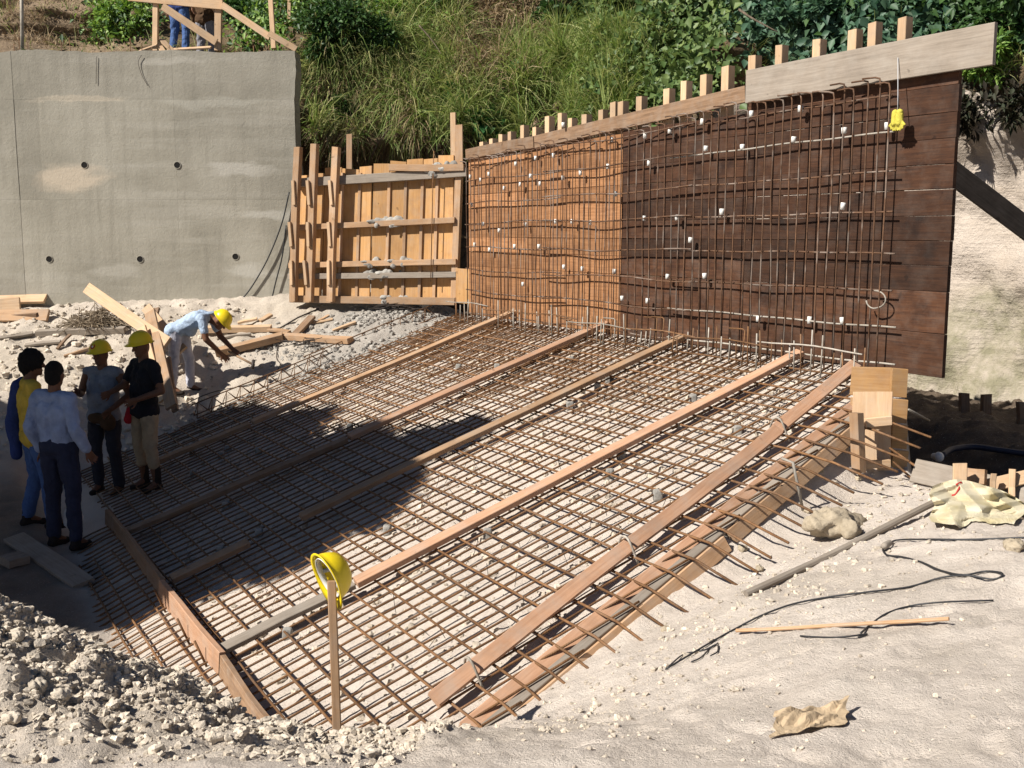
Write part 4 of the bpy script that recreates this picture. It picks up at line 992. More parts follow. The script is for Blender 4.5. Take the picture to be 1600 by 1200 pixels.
for (u, D, sh_, tr, lab) in ((282, 18.9, 'jacket', 'jeans', 'person in blue jeans standing on the wall top behind the guard rail'), (322, 19.4, 'brownbag', 'greypants', 'person in grey trousers standing on the wall top by the guard rail post')):
    q = up_top(u, D); h_ = _bvh.ray_cast(Vector((q[0], q[1], CZ + 8)), Vector((0, 0, -1))); q[2] = h_[0].z - .01 if h_[0] else q[2]
    person(lab, q, R(160), dict(ankL=(.14, .05, .10)), dict(shirt=sh_, trousers=tr), (0, 0, 0), 1.0, 'skin', 'short', None, True)
tag(fused('carrier_bag', [ball_geo(np.array(stand(112, 775, 10.9)) + [0, 0, .20], (.10, .07, .14)), cone_geo(np.array(stand(112, 775, 10.9)) + [0, 0, .30], .03, np.array(stand(112, 775, 10.9)) + [.02, 0, .42], .02)], M['whiteplastic'], .014, 2, noise=.02, nscale=8), 'white plastic bag on the ground beside the man in navy trousers', 'bag')

# ------------------------------------------------------------------ helmet on a stake
sb = W(527, 1150, 4.95); sb[2] = ground_z(sb[0], sb[1]) - .05; stp = W(518, 908, 4.95)
tag(plank('stake', sb, stp, .04, .03, (.1, -1, .1), M['pine'], None, 4, .006), 'slender timber stake standing at the near edge of the mat', 'stake')
upv = unit([.72, .58, .34]); pk = unit(np.array([-.35, -.3, -.8])); pk = unit(pk - upv * (pk @ upv)); yv = -pk; xv = np.cross(yv, upv)
hc = W(512, 903, 4.97); Mh = Matrix.Identity(4)
for i in range(3): Mh[i][0], Mh[i][1], Mh[i][2], Mh[i][3] = float(xv[i]), float(yv[i]), float(upv[i]), float(hc[i])
hh = helmet(None, Mh @ Matrix.Scale(.9, 4), False, True, 'hard_hat'); tag(hh, 'yellow hard hat hung sideways on the slender stake', 'helmet')

# ------------------------------------------------------------------ gloves
gl = thing('work_gloves', 'pair of yellow work gloves hanging from a string by the dark wall end', 'gloves', on_wall(1402, 190, .16))
c = on_wall(1402, 186, .15)
tube('string', [on_wall(1403, 90, .09), on_wall(1403, 150, .13), c + [0, 0, .06]], .004, M['greyband'], gl, 4)
for s in (-1, 1):
    b_ = c + DW * .022 * s; g = [cone_geo(b_ + [0, 0, .05], .030, b_ + [0, 0, -.03], .034)]
    for k in range(4): g.append(cone_geo(b_ + DW * (k - 1.5) * .017 + [0, 0, -.04], .0105, b_ + DW * (k - 1.5) * .021 * 1.2 + [0, 0, -.095 + .012 * abs(k - 1.5)], .0095))
    g.append(cone_geo(b_ + [0, 0, .0], .012, b_ + DW * .055 * s + [0, 0, -.05], .010))
    fused('glove', g, M['glove'], .007, 2, parent=gl)

# ------------------------------------------------------------------ loose timber and debris
def gp(u, v, up=0.0): return on_ground(u, v, up)
def lay(name, a, b, w, t, m, lab, cat='timber', group=None, nrm=(0, -.25, 1), up=(.03, .03), nseg=3, warp=.008):
    return tag(plank(name, gp(*a, up[0]), gp(*b, up[1]), w, t, nrm, M[m], None, nseg, warp), lab, cat, group)
GL = 'lumber stacked at the foot of the concrete wall'
lay('plank', (-60, 478), (122, 470), .20, .05, 'pine', 'topmost long plank in the lumber heap at far left by the concrete wall', group=GL, up=(.24, .20), nrm=(0, -.9, .5))
lay('plank', (-60, 486), (72, 480), .18, .05, 'palewood', 'second plank down in the lumber heap at far left', group=GL, up=(.16, .14), nrm=(0, -.6, .7))
lay('plank', (-60, 494), (32, 488), .22, .06, 'palewood', 'short thick plank end in the middle of the lumber heap at far left', group=GL, up=(.10, .12), nrm=(0, -.9, .4))
lay('plank', (-60, 506), (76, 503), .20, .06, 'pine', 'front plank of the lumber heap at far left, with a dark shadow under it', group=GL, up=(.12, .10), nrm=(0, -.8, .5))
lay('plank', (-60, 500), (60, 497), .10, .10, 'brownwood', 'dark bearer under the lumber heap at far left', group=GL, up=(.03, .03))
g = []; bc = gp(160, 512)
for _ in range(330):
    r_, th = random.random() ** .6, random.uniform(0, 6.28); c = bc + [r_ * .55 * math.cos(th), r_ * .35 * math.sin(th), (1 - r_) * .30 * random.random() + .03]
    d = unit([random.gauss(0, 1), random.gauss(0, .7), random.gauss(0, .35)]) * random.uniform(.08, .26)
    g.append(tube_geo(smooth_path([c - d, c + [0, 0, random.uniform(-.03, .05)], c + d], 2), .006, 4))
vs, fs = join_geo(g); tag(obj('brush_pile', vs, fs, M['brush']), 'heap of dry twigs and wire behind the two helmeted men', 'brush', kind='stuff')
def free(name, a, b, w, t, m, lab, nrm=(-.3, -.8, .5), group=None, cat='timber'):
    return tag(plank(name, W(*a), W(*b), w, t, nrm, M[m], None, 3, .008), lab, cat, group)
GP = 'planks propped beside the bending man'
free('plank', (136, 450, 15.6), (262, 536, 14.4), .17, .045, 'palewood', 'long pale plank propped up at a slant behind the bending man', group=GP)
free('plank', (234, 488, 14.9), (268, 636, 13.6), .16, .04, 'pine', 'steep plank leaning left of the bending man, nearest his trousers', group=GP)
free('plank', (222, 512, 14.6), (254, 626, 13.8), .12, .04, 'palewood', 'steep pale plank leaning behind the black T-shirted man', group=GP)
free('plank', (228, 480, 15.2), (286, 548, 14.7), .15, .04, 'palewood', 'short plank sloping down to the bending man\'s hips', group=GP)
free('plank', (245, 482, 15.4), (224, 560, 14.8), .10, .04, 'brownwood', 'dark plank crossing behind the propped planks', group=GP)
free('plank', (262, 560, 14.5), (274, 642, 13.7), .09, .04, 'brownwood', 'narrow brown batten at the foot of the propped planks', group=GP)
lay('beam', (58, 527), (196, 522), .11, .09, 'greywood', 'pale beam lying on the rubble behind the helmeted men', up=(.05, .05))
lay('beam', (318, 523), (424, 518), .10, .09, 'palewood', 'pale beam lying behind the bending man\'s helmet', up=(.05, .05))
lay('beam', (338, 560), (442, 533), .15, .10, 'pine', 'thick tan beam lying just in front of the bending man', up=(.07, .07))
lay('beam', (438, 532), (548, 538), .13, .08, 'pine', 'tan beam end lying among wire coils at the slab edge', up=(.05, .05))
lay('plank', (462, 528), (488, 506), .12, .05, 'brownwood', 'dark brown block tilted on the debris below the shutter panel', up=(.04, .10))
lay('plank', (488, 507), (520, 501), .08, .02, 'palewood', 'small pale offcut lying below the shutter panel', up=(.02, .02))
lay('plank', (406, 505), (424, 497), .10, .04, 'palewood', 'small pale wood chunk alone near the concrete wall foot', up=(.03, .05))
lay('plank', (498, 503), (514, 495), .05, .02, 'pine', 'tiny batten beside the pale offcut below the shutter panel', up=(.01, .01))
lay('plank', (90, 548), (110, 532), .05, .03, 'brownwood', 'bent dark stick on the bare ground behind the men', up=(.02, .08))
lay('plank', (22, 846), (132, 918), .20, .04, 'greywood', 'grey board lying in the shade in front of the men', up=(.03, .03))
lay('plank', (8, 890), (40, 880), .16, .08, 'greywood', 'short block lying in the shade behind the rubble mound', up=(.05, .05))
for k, (a_, b_, w_, m_, lb) in enumerate((((40, 545), (95, 540), .10, 'greywood', 'grey plank lying on rubble behind the man in yellow'), ((100, 560), (142, 548), .05, 'pine', 'thin batten on the bare ground left of the badge helmet'), ((372, 508), (402, 503), .08, 'palewood', 'short pale offcut near the foot of the concrete wall'), ((352, 530), (392, 527), .06, 'greywood', 'grey lath lying behind the thick tan beam'), ((420, 520), (452, 524), .09, 'pine', 'tan offcut lying left of the wire coils'), ((520, 520), (556, 508), .06, 'palewood', 'pale lath lying near the grey rubble heap'), ((0, 532), (52, 528), .12, 'greywood', 'grey board end at the far left below the lumber heap'))):
    lay('plank', a_, b_, w_, .035, m_, lb, up=(.03, .04))
tag(tube('steel_rod', [gp(436, 516, .02), gp(466, 500, .03), gp(498, 485, .02)], .012, M['wire'], None, 6), 'straight dark rod lying on the grey ground below the shutter panel', 'rod')
for (u, v, w_, n_, lab) in ((480, 548, .42, 16, 'tangle of dark wire coils at the far slab edge'), (620, 492, .55, 18, 'heap of wire and grey rubble at the foot of the shutter panel')):
    c = gp(u, v); g = []
    for k in range(n_):
        cc = c + [random.gauss(0, w_ * .4), random.gauss(0, .12), random.uniform(.01, .1)]; r_ = random.uniform(.06, .17); tl = random.uniform(-.5, .5); n0 = random.uniform(0, 6)
        g.append(tube_geo([cc + [r_ * math.cos(t + n0), .7 * r_ * math.sin(t + n0), .03 + .35 * r_ * tl * math.sin(t) + .01 * t] for t in np.linspace(0, random.uniform(3, 6.5), 16)], .0055, 4))
    vs, fs = join_geo(g); tag(obj('wire_tangle', vs, fs, M['wire']), lab, 'wire', kind='stuff')
tag(tube('wire', smooth_path([gp(u, v, .012) for u, v in ((436, 535), (432, 560), (438, 572), (428, 588))], 5), .007, M['wire'], None, 5), 'single dark wire trailing from the beam down to the slab edge', 'wire')
tag(tube('wire', smooth_path([gp(u, v, .012) for u, v in ((275, 640), (330, 620), (400, 600), (470, 572), (520, 552))], 5), .007, M['cable'], None, 5), 'long dark wire following the far slab edge past the bending man', 'wire')
wb = gp(663, 484)
tag(fused('foam_box', [box_geo(wb + [0, 0, .11], .13, .12, .22, rotm(.3, .1, .08))], M['whiteplastic'], .012, 1), 'small white box standing at the foot of the shutter panel', 'box')

# boulders and stones
def rock(name, c, r, mat, lab, vox=.02, noise=.25, cat='rock', group=None):
    r = np.asarray(r, float); g = [ball_geo(c + np.array([random.uniform(-.3, .3), random.uniform(-.3, .3), random.uniform(-.1, .25)]) * r, r * random.uniform(.6, .85), rotm(random.uniform(0, 3), random.uniform(-.4, .4))) for _ in range(5)]
    return tag(fused(name, g, M[mat], vox, 1, noise=float(r.mean()) * noise, nscale=float(3.4 / r.mean())), lab, cat, group)
rock('boulder', gp(1298, 838, .06), (.23, .17, .10), 'rock', 'large pale yellowish boulder beside the grey pole', .022)
for (u, v, s, lab) in ((1297, 712, .055, 'rounded stone under the side form, nearest the corner box'), (1318, 705, .06, 'upright stone at the foot of the corner box strut'), (1282, 738, .04, 'small stone on the gravel by the side form'), (1262, 800, .05, 'angular yellowish stone above the large boulder'), (1160, 862, .06, 'flat stone half buried below the bar ends'), (1188, 890, .05, 'pale stone lying between two bar ends'), (1040, 985, .045, 'pale clod under the lowest bar ends'), (1580, 860, .10, 'whitish stone at the right edge by the sack'),
                       (1340, 620 + 130, .05, 'pale stone on the gravel left of the sack boards'),
                       (355, 1110, .085, 'upright pale clod leaning against the low edge board end'), (60, 1075, .11, 'large rounded clod low on the rubble mound'), (95, 1090, .10, 'tilted pale slab of clod on the rubble mound'), (30, 1010, .09, 'whitish clod high on the rubble mound at left'), (75, 985, .07, 'small clod on the crest of the rubble mound'), (150, 1040, .07, 'jagged clod on the right shoulder of the rubble mound'), (330, 1165, .07, 'dark clod in the foreground below the low edge board'), (20, 1125, .10, 'broad pale clod at the lower left corner'), (495, 1190, .06, 'pale clod at the bottom edge below the helmet stake')):
    s *= .68 if u > 600 else .36
    rock('stone', gp(u, v, s * .2), (s, s * .85, s * .7), 'clod' if u < 600 else 'rock', lab, s * .12, .28)
def ico_stone(c, s):
    vs, fs = ball_geo((0, 0, 0), (1, 1, 1), None, 7, 5) if s > .018 else ball_geo((0, 0, 0), (1, 1, 1), None, 5, 3); vs = np.asarray(vs); vs = np.sign(vs) * np.abs(vs) ** .6 * (1 + rng.uniform(-.34, .22, (len(vs), 1))) * np.array([s * random.uniform(.8, 1.3), s * random.uniform(.7, 1.1), s * random.uniform(.5, .9)])
    vs = vs @ rotm(random.uniform(0, 6), random.uniform(-.6, .6)).T; return vs + c, fs
def scatter(name, lab, mat, n, sampler, smin, smax, pw=2.5):
    X = np.array([sampler() for _ in range(n)]); Z = ground_parts(X[:, 0], X[:, 1])[0]; g = []
    for (x, y), z in zip(X, Z):
        s = smin + (smax - smin) * random.random() ** pw; g.append(ico_stone(np.array([x, y, z + s * .15]), s))
    vs, fs = join_geo(g); return tag(obj(name, vs, fs, M[mat]), lab, kind='stuff')
def s_mound():
    while True:
        x, y = random.uniform(-3.6, -.2), random.uniform(3.3, 5.6)
        if random.random() < math.exp(-((y - 4.25) / .62) ** 2) and x < -.25 + (y - 4.4) * .2: return x, y
scatter('mound_rubble', 'loose clods and grit covering the rubble mound', 'clod', 42000, s_mound, .0025, .021, 6)
scatter('back_rubble', 'loose rubble in front of the concrete wall', 'clod', 2600, lambda: (random.uniform(-9.5, -4.2), random.uniform(12.6, 17.2)), .008, .06, 4)
def s_right():
    b = random.uniform(-.2, 4.7); d = abs(random.gauss(.75, .35)) + .5; q = slab(aE(b) - d, b); return q[0], q[1]
scatter('edge_gravel', 'pale gravel spilled along the side form', 'clod', 1500, s_right, .004, .022, 4)
scatter('foreground_grit', 'fine grit scattered over the foreground', 'clod', 3500, lambda: (random.uniform(-1.5, 4.5), random.uniform(3.2, 6.5)), .0015, .013, 6)
def s_slab():
    b = random.uniform(-.6, 4.8); a_ = random.uniform(aE(b), 8.4); q = slab(a_, b); return q[0], q[1]
scatter('bed_grit', 'crumbly lumps of the pale slab bed under the bars', 'clod', 5200, s_slab, .006, .035, 3)
def s_edge():
    b = random.uniform(.5, 4.9); q = slab(8.55 + abs(random.gauss(0, .14)), b); return q[0], q[1]
scatter('slab_edge_rubble', 'grey broken mortar along the far slab edge', 'greyclod', 900, s_edge, .01, .05, 2)
c0 = gp(620, 492); scatter('grey_rubble', 'grey rubble under the wire heap', 'greyclod', 350, lambda: (c0[0] + random.gauss(0, .4), c0[1] + random.gauss(0, .22)), .012, .05, 2)
c1 = gp(485, 530); scatter('grey_rubble', 'grey rubble around the wire coils', 'greyclod', 350, lambda: (c1[0] + random.gauss(0, .6), c1[1] + random.gauss(0, .3)), .01, .04, 2)

# right foreground
tag(plank('pole', gp(1165, 936, .02), gp(1464, 797, .06), .042, .04, (0, -.4, 1), M['greywood'], None, 6, .012, cham=.012), 'long grey pole lying on the sand beside the boulder', 'pole')
tag(plank('batten', gp(1150, 996, .03), gp(1482, 978, .03), .02, .014, (0, -.4, 1), M['pine'], None, 6, .006), 'thin reddish batten lying flat on the foreground sand', 'batten')
CP1 = [(1042, 1048), (1075, 1030), (1110, 1010), (1150, 985), (1190, 966), (1240, 948), (1300, 938), (1360, 930), (1420, 920), (1470, 908), (1510, 904), (1552, 908), (1566, 903), (1540, 898), (1505, 902), (1470, 896), (1440, 882), (1410, 874), (1385, 872), (1379, 866), (1386, 858), (1400, 848), (1450, 846), (1520, 846), (1620, 842)]
def cable(name, px, r, lab, m='cable', seed=0): return tag(tube(name, smooth_path([gp(u, v, r + .004) for u, v in px], 5), r, M[m], None, 6), lab, 'cable')
cable('cable', CP1, .0055, 'long black cable looping over the sand at right')
cable('cable', [(1345, 992), (1362, 978), (1385, 962), (1420, 953), (1470, 947), (1552, 943)], .005, 'shorter black cable curving away from the thin batten')
cable('cable', [(1250, 998), (1290, 1002), (1320, 998), (1355, 996), (1340, 1002)], .004, 'frayed cable scrap under the thin batten')
for k, px in enumerate(([(1040, 1049), (1068, 1028), (1098, 1019), (1118, 1010)], [(1080, 1040), (1095, 1030), (1108, 1018), (1122, 1008)], [(1110, 1028), (1121, 1022), (1122, 1010)])):
    cable('cable', px, .004, ['longest frayed strand at the black cable end', 'middle frayed strand at the black cable end', 'shortest frayed strand at the black cable end'][k])
pg = gp(1384, 862, .03); tag(fused('cable_plug', [cone_geo(pg + [-.02, -.03, 0], .022, pg + [.03, .03, .0], .02), cone_geo(pg + [.03, .03, 0], .014, pg + [.06, .05, -.01], .01)], M['greywood'], .008, 1), 'pale plug on the bend of the long black cable', 'plug')
# crumpled tan paper
pc = gp(1268, 1140, .02); n = 20; vs, fs = [], []
for layer in (0, 1):
    for i in range(n):
        for j in range(n):
            s, t = i / (n - 1) - .5, j / (n - 1) - .5
            x, y = s * .30 + t * .06 - .04 * t * t, t * .17 + s * .10
            tr_ = lambda x: abs((x % 2) - 1) - .5; h = .022 + .035 * tr_(2.1 * s + 1.1 * t + .3) + .022 * tr_(3.7 * t + 1.2 * s) + .016 * tr_(7 * s - 4 * t) - .04 * max(0, -t)
            vs.append(pc + [x * (1 + .12 * tr_(5 * t)), y * (1 + .15 * tr_(4 * s)), max(h, .006 + .01 * abs(s)) - layer * .002])
for layer in (0, 1):
    for i in range(n - 1):
        for j in range(n - 1):
            a_ = layer * n * n + i * n + j; f = (a_, a_ + n, a_ + n + 1, a_ + 1); fs.append(f if layer == 0 else f[::-1])
bd = [i * n for i in range(n)] + [(n - 1) * n + j for j in range(1, n)] + [i * n + n - 1 for i in range(n - 2, -1, -1)] + [j for j in range(n - 2, 0, -1)]
for k in range(len(bd)): p, q = bd[k], bd[(k + 1) % len(bd)]; fs.append((p, p + n * n, q + n * n, q))
tag(obj('paper_bag', vs, fs, M['paper'], None, False), 'crumpled tan paper scrap on the foreground sand', 'paper')
# sack and the boards behind it
sk = thing('cement_sack', 'empty pale yellow woven sack draped over the boards at right', 'sack', gp(1520, 825))
sc_ = [(1452, 752), (1500, 748), (1540, 752), (1590, 768)]
def skp(s, t):
    """s across, t down the hanging cloth"""
    u = 1456 + 128 * s + 18 * math.sin(t * 3) * s; v = 748 + 66 * t + 34 * math.sin(math.pi * s) * (t ** .7) * .5 + 16 * s
    tri = lambda x: abs((x % 2) - 1) - .5
    D = 6.95 - .5 * t - .25 * s - .16 * tri(2.6 * s + 1.3 * t) - .09 * tri(5.3 * s - 2.1 * t + .4) - .05 * tri(9 * t + 4 * s) - .09 * math.sin(math.pi * min(1, t * 1.2)) * math.sin(5 * s + 1)
    u += 9 * tri(3.1 * t + .3) * (1 - s) - 12 * tri(2.3 * t) * s; v += 12 * tri(2.7 * s + .2) * (.4 + t) + (14 * (abs(s - .5) * 2) ** 2 * (1 - t) - 4)
    q = W(u, v, D); z = ground_z(q[0], q[1]) + .012; 
    if q[2] < z: q[2] = z
    return q
n = 46; vs = [skp(i / (n - 1), j / (n - 1)) for i in range(n) for j in range(n)]
nn_ = unit(np.array([-.2, -1, .5])); vs += [v - nn_ * .003 for v in vs]; fs = []
for layer in (0, 1):
    for i in range(n - 1):
        for j in range(n - 1): a_ = layer * n * n + i * n + j; f = (a_, a_ + 1, a_ + n + 1, a_ + n); fs.append(f if layer == 0 else f[::-1])
bd = [i * n for i in range(n)] + [(n - 1) * n + j for j in range(1, n)] + [i * n + n - 1 for i in range(n - 2, -1, -1)] + [j for j in range(n - 2, 0, -1)]
for k in range(len(bd)): p, q = bd[k], bd[(k + 1) % len(bd)]; fs.append((p, q, q + n * n, p + n * n))
obj('cloth', vs, fs, M['sack'], sk, False)
tube('red_mark', smooth_path([skp(.30, .10) + nn_ * .004, skp(.36, .05) + nn_ * .004, skp(.33, .16) + nn_ * .004, skp(.27, .30) + nn_ * .004, skp(.22, .33) + nn_ * .004], 5), .007, M['redprint'], sk, 5)
GB = 'boards by the trench edge'
free('board', (1428, 735, 7.6), (1620, 780, 6.9), .17, .035, 'greywood', 'long grey board set on edge along the trench behind the sack', (-.3, -1, .3), GB, 'board')
free('board', (1530, 762, 7.1), (1640, 736, 6.9), .09, .035, 'palewood', 'pale board sloping up to the right behind the sack', (-.3, -1, .5), GB, 'board')
free('board', (1505, 742, 7.1), (1540, 746, 7.0), .10, .05, 'pine', 'short orange block on the grey board behind the sack', (-.3, -1, .3), GB, 'board')
free('board', (1585, 775, 7.0), (1680, 790, 6.7), .2, .03, 'greywood', 'wide grey board at the right edge behind the sack', (-.3, -1, .4), GB, 'board')
for (u, v0, v1, w_, lab) in ((1499, 770, 724, .085, 'stout stake standing on the trench edge behind the sack'), (1552, 775, 740, .035, 'thin stake on the trench edge, left of the right edge'), (1581, 775, 733, .04, 'thin stake on the trench edge nearest the right edge')):
    free('stake', (u, v0, 6.95), (u + 1, v1, 6.95), w_, .05 if w_ > .05 else .03, 'palewood', lab, (-.3, -1, 0), None, 'stake')
for (u, v, D, lab) in ((1506, 622, 12.3, 'left dark post stub at the foot of the sandy cut'), (1541, 624, 12.1, 'middle dark post stub at the foot of the sandy cut'), (1596, 636, 11.6, 'right dark post stub at the foot of the sandy cut')):
    tag(plank('post_stub', W(u, v + 40, D), W(u, v - 8, D), .10, .08, fn, M['brownwood'], None, 2, .01), lab, 'post', 'post stubs under the cut')
hz_ = [W(u, v, D) for u, v, D in ((1472, 712, 10.4), (1488, 702, 10.6), (1520, 698, 10.7), (1560, 703, 10.6), (1640, 714, 10.4))]
tag(tube('hose', smooth_path(hz_, 6), .03, M['bluecable'], None, 8), 'dark blue hose lying in the shaded trench', 'hose')
tag(fused('float_ball', [ball_geo(W(1467, 714, 10.2), (.05, .05, .05)), cone_geo(W(1467, 714, 10.2), .03, W(1460, 713, 10.25), .035)], M['whiteplastic'], .01, 1), 'small white float glinting in the dark trench', 'float')
g = []
for k in range(9):
    p = gp(1300 + 12 * k, 760 + random.uniform(-18, 12), .01); d = unit(np.array([.75, -.2, .05]) + rng.normal(0, .08, 3)); L = random.uniform(.5, .9)
for k, (u0, v0, u1, v1, lab) in enumerate(((1390, 700, 1450, 742, 'loose bar end lying beside the corner box, upper'), (1396, 722, 1448, 768, 'loose bar end lying beside the corner box, lower'), (1418, 745, 1466, 752, 'short pale bar end beyond the corner box'), (1420, 640, 1452, 657, 'thin bar poking out behind the corner box'))):
    tag(tube('bar_end', [W(u0, v0, 8.0), W(u1, v1, 7.55 if k < 3 else 8.6)], .009, M['rust' if k < 2 else 'barsteel'], None, 5), lab, 'rebar')

# ------------------------------------------------------------------ vegetation
def leaves(C, Dr, Nr, L, Wd, fold=.25, mid=.45):
    Dr = Dr / (np.linalg.norm(Dr, axis=1)[:, None] + 1e-9); S = np.cross(Dr, Nr); S = S / (np.linalg.norm(S, axis=1)[:, None] + 1e-9); U = np.cross(S, Dr)
    n = len(C); L, Wd = L[:, None], Wd[:, None]
    v = np.stack([C, C + Dr * L * mid + S * Wd * .5 + U * Wd * fold, C + Dr * L - U * L * .12, C + Dr * L * mid - S * Wd * .5 + U * Wd * fold], 1).reshape(-1, 3)
    b = np.arange(n)[:, None] * 4
    f = np.concatenate([b + [0, 1, 2], b + [0, 2, 3]], 1).reshape(-1, 3)
    return v, f
def blades(C, Dr, Nr, L, Wd, seg=4, droop=1.0, clump=1.0):
    n = len(C); Dr = Dr / np.linalg.norm(Dr, axis=1)[:, None]; S = np.cross(Dr, Nr + rng.normal(0, .4, Nr.shape)); S = S / (np.linalg.norm(S, axis=1)[:, None] + 1e-9)
    V_ = []; p = C.copy(); d = Dr.copy(); L = L * clump
    for i in range(seg + 1):
        w = (Wd * (1 - i / seg) ** .7 * .5 + .0006)[:, None]; V_ += [p - S * w, p + S * w]
        p = p + d * (L / seg)[:, None]; d = d + np.array([0, 0, -1.0]) * (droop / seg) * rng.uniform(.5, 1.5, n)[:, None]; d = d / np.linalg.norm(d, axis=1)[:, None]
    v = np.stack(V_, 1).reshape(-1, 3); k = 2 * (seg + 1); b = np.arange(n)[:, None] * k
    f = np.concatenate([b + [2 * i, 2 * i + 1, 2 * i + 3, 2 * i + 2] for i in range(seg)], 1).reshape(-1, 4)
    return v, f
def rdir(n, bias=(0, -.5, .5), s=1.0):
    return rng.normal(0, s, (n, 3)) + np.asarray(bias)
def hill_pts(n, boxes):
    P_, N_ = [], []; ar = np.array([(b[2] - b[0]) * (b[3] - b[1]) for b in boxes], float); ar /= ar.sum(); tries = 0
    while len(P_) < n and tries < n * 3:
        tries += 1; b = boxes[rng.choice(len(boxes), p=ar)]
        u, v = rng.uniform(b[0], b[2]), rng.uniform(b[1], b[3]); v += 10 * math.sin(u * .05) + rng.normal(0, 9); u += rng.normal(0, 10); p, nn = on_hill(u, v)
        if p is not None and p[2] > CZ - .6: P_.append(p); N_.append(nn)
    return np.array(P_), np.array(N_)
def cover(name, lab, n, boxes, per, size, mat, spread=.2, lift=.12, droop=-.1, aspect=.55):
    P_, N_ = hill_pts(n, boxes); P_ = np.repeat(P_, per, 0); N_ = np.repeat(N_, per, 0); m = len(P_)
    C = P_ + rng.normal(0, spread, (m, 3)) * [1, .6, 1] + N_ * rng.uniform(0, lift, m)[:, None]
    L = size * rng.uniform(.45, 1.5, m)
    v, f = leaves(C, rdir(m, (0, -.35, droop)), rdir(m, (-.3, -.8, .8), .5), L, L * aspect); return tag(link(name, mesh_np(name, v, f, M[mat])), lab, kind='stuff')
def grass(name, lab, n, boxes, per, Lr, mat, width=.014, droop=1.3, up=.5):
    P_, N_ = hill_pts(n, boxes); cl = np.repeat(rng.uniform(.35, 1.35, len(P_)), per); P_ = np.repeat(P_, per, 0); N_ = np.repeat(N_, per, 0); m = len(P_)
    C = P_ + rng.normal(0, .07, (m, 3)) - N_ * .03; d = N_ * rng.uniform(.3, 1.0, m)[:, None] + np.array([0, 0, up]) + rng.normal(0, .42, (m, 3))
    v, f = blades(C, d, N_, Lr * rng.uniform(.5, 1.3, m), width * rng.uniform(.6, 1.5, m), 4, droop, cl); return tag(link(name, mesh_np(name, v, f, M[mat])), lab, kind='stuff')
grass('hanging_grass', 'long grass hanging down the cut slope behind the shutter panel', 430, [(495, 50, 730, 205), (610, 10, 720, 120)], 46, .85, 'grass', .017, 1.9, .5)
grass('tall_grass', 'tall pale green grass on the slope above the form wall', 330, [(810, 65, 980, 190), (930, 40, 1060, 130), (680, 110, 830, 215)], 40, .75, 'grass_green', .017, 1.5, .9)
grass('straw', 'straw coloured dead grass hanging in the gully and beside the small tree', 230, [(700, 10, 840, 135), (500, 100, 570, 195), (600, 130, 660, 200)], 42, .7, 'straw', .015, 2.0, .3)
grass('dry_grass', 'thin dry grass scattered over the hillside', 700, [(-100, -60, 1750, 120), (440, 0, 800, 60)], 7, .42, 'grass', .012, 1.2, .7)
cover('undergrowth', 'dense dark green undergrowth on the upper hillside', 1500, [(150, -120, 240, 65), (350, -120, 720, 60), (830, -120, 1700, 40), (1500, -60, 1700, 80)], 16, .12, 'leaf_dark', .17, .25)
cover('undergrowth', 'lighter green undergrowth on the hillside left of the dry gully', 650, [(150, -60, 240, 60), (560, -60, 720, 90), (360, -60, 480, 60)], 14, .11, 'leaf_bright', .15, .3)
cover('vine_leaves', 'broad vine leaves tumbling down the bank above the form wall', 700, [(930, -40, 1130, 150), (1010, 60, 1110, 165)], 13, .125, 'leaf_broad', .16, .4, -.5, .8)
cover('creeper', 'bluish creeper covering the bank behind the grey cap board', 760, [(1160, -60, 1500, 85), (1240, 60, 1480, 110)], 14, .13, 'leaf_blue', .15, .3, -.4, .7)
cover('dry_brush', 'brown dry brush in the gully above the form wall', 640, [(730, -30, 840, 125)], 14, .10, 'leaf_brown', .13, .15, 0, .3)
cover('dry_litter', 'dry stems and litter on the bare slope behind the concrete wall top', 420, [(-80, -40, 150, 75)], 7, .07, 'leaf_brown', .14, .05, 0, .25)
grass('dry_tufts', 'dry tufts on the bare slope behind the concrete wall top', 90, [(-80, -40, 160, 72)], 22, .28, 'straw', .011, 1.4, .6)
cover('leaf_litter', 'withered dark leaves hanging over the sandy cut', 26, [(1490, 110, 1620, 175)], 10, .10, 'leaf_black', .10, .2, -.9, .4)
def bush(name, lab, cat, u, v, rad, n, size, mat, aspect=.55, lift=.3, clumps=14, stem=True, group=None, D=None, droop=-.1):
    p, nn = on_hill(u, v)
    if p is None: return
    rad = np.asarray(rad, float); c = p + nn * lift * rad.mean()
    root = thing(name, lab, cat, p, group)
    cc = []
    for _ in range(clumps):
        d = unit(rng.normal(0, 1, 3)); cc.append(c + d * rad * rng.uniform(.35, .95))
    cc = np.array(cc); k = rng.integers(0, clumps, n); sz = rng.uniform(.6, 1.25, clumps)[k]
    off = rng.normal(0, 1, (n, 3)); off /= np.linalg.norm(off, axis=1)[:, None]
    C = cc[k] + off * rad * .36 * (rng.uniform(.2, 1, n) ** .5 * sz)[:, None]
    L = size * rng.uniform(.6, 1.35, n); v_, f_ = leaves(C, off + rdir(n, (0, -.2, droop), .5), off + np.array([0, -.3, .9]), L, L * aspect)
    link('foliage', mesh_np('foliage', v_ - p, f_, M[mat]), root, Matrix.Translation(Vector(p.tolist())))
    if stem:
        for q in range(5):
            e = cc[q % clumps]; b_ = p - nn * .15 + rng.normal(0, .05, 3); tube('branch', smooth_path([b_, (b_ + e) / 2 + rng.normal(0, .08, 3), e], 4), .018, M['bark'], root, 5, .006)
    return root
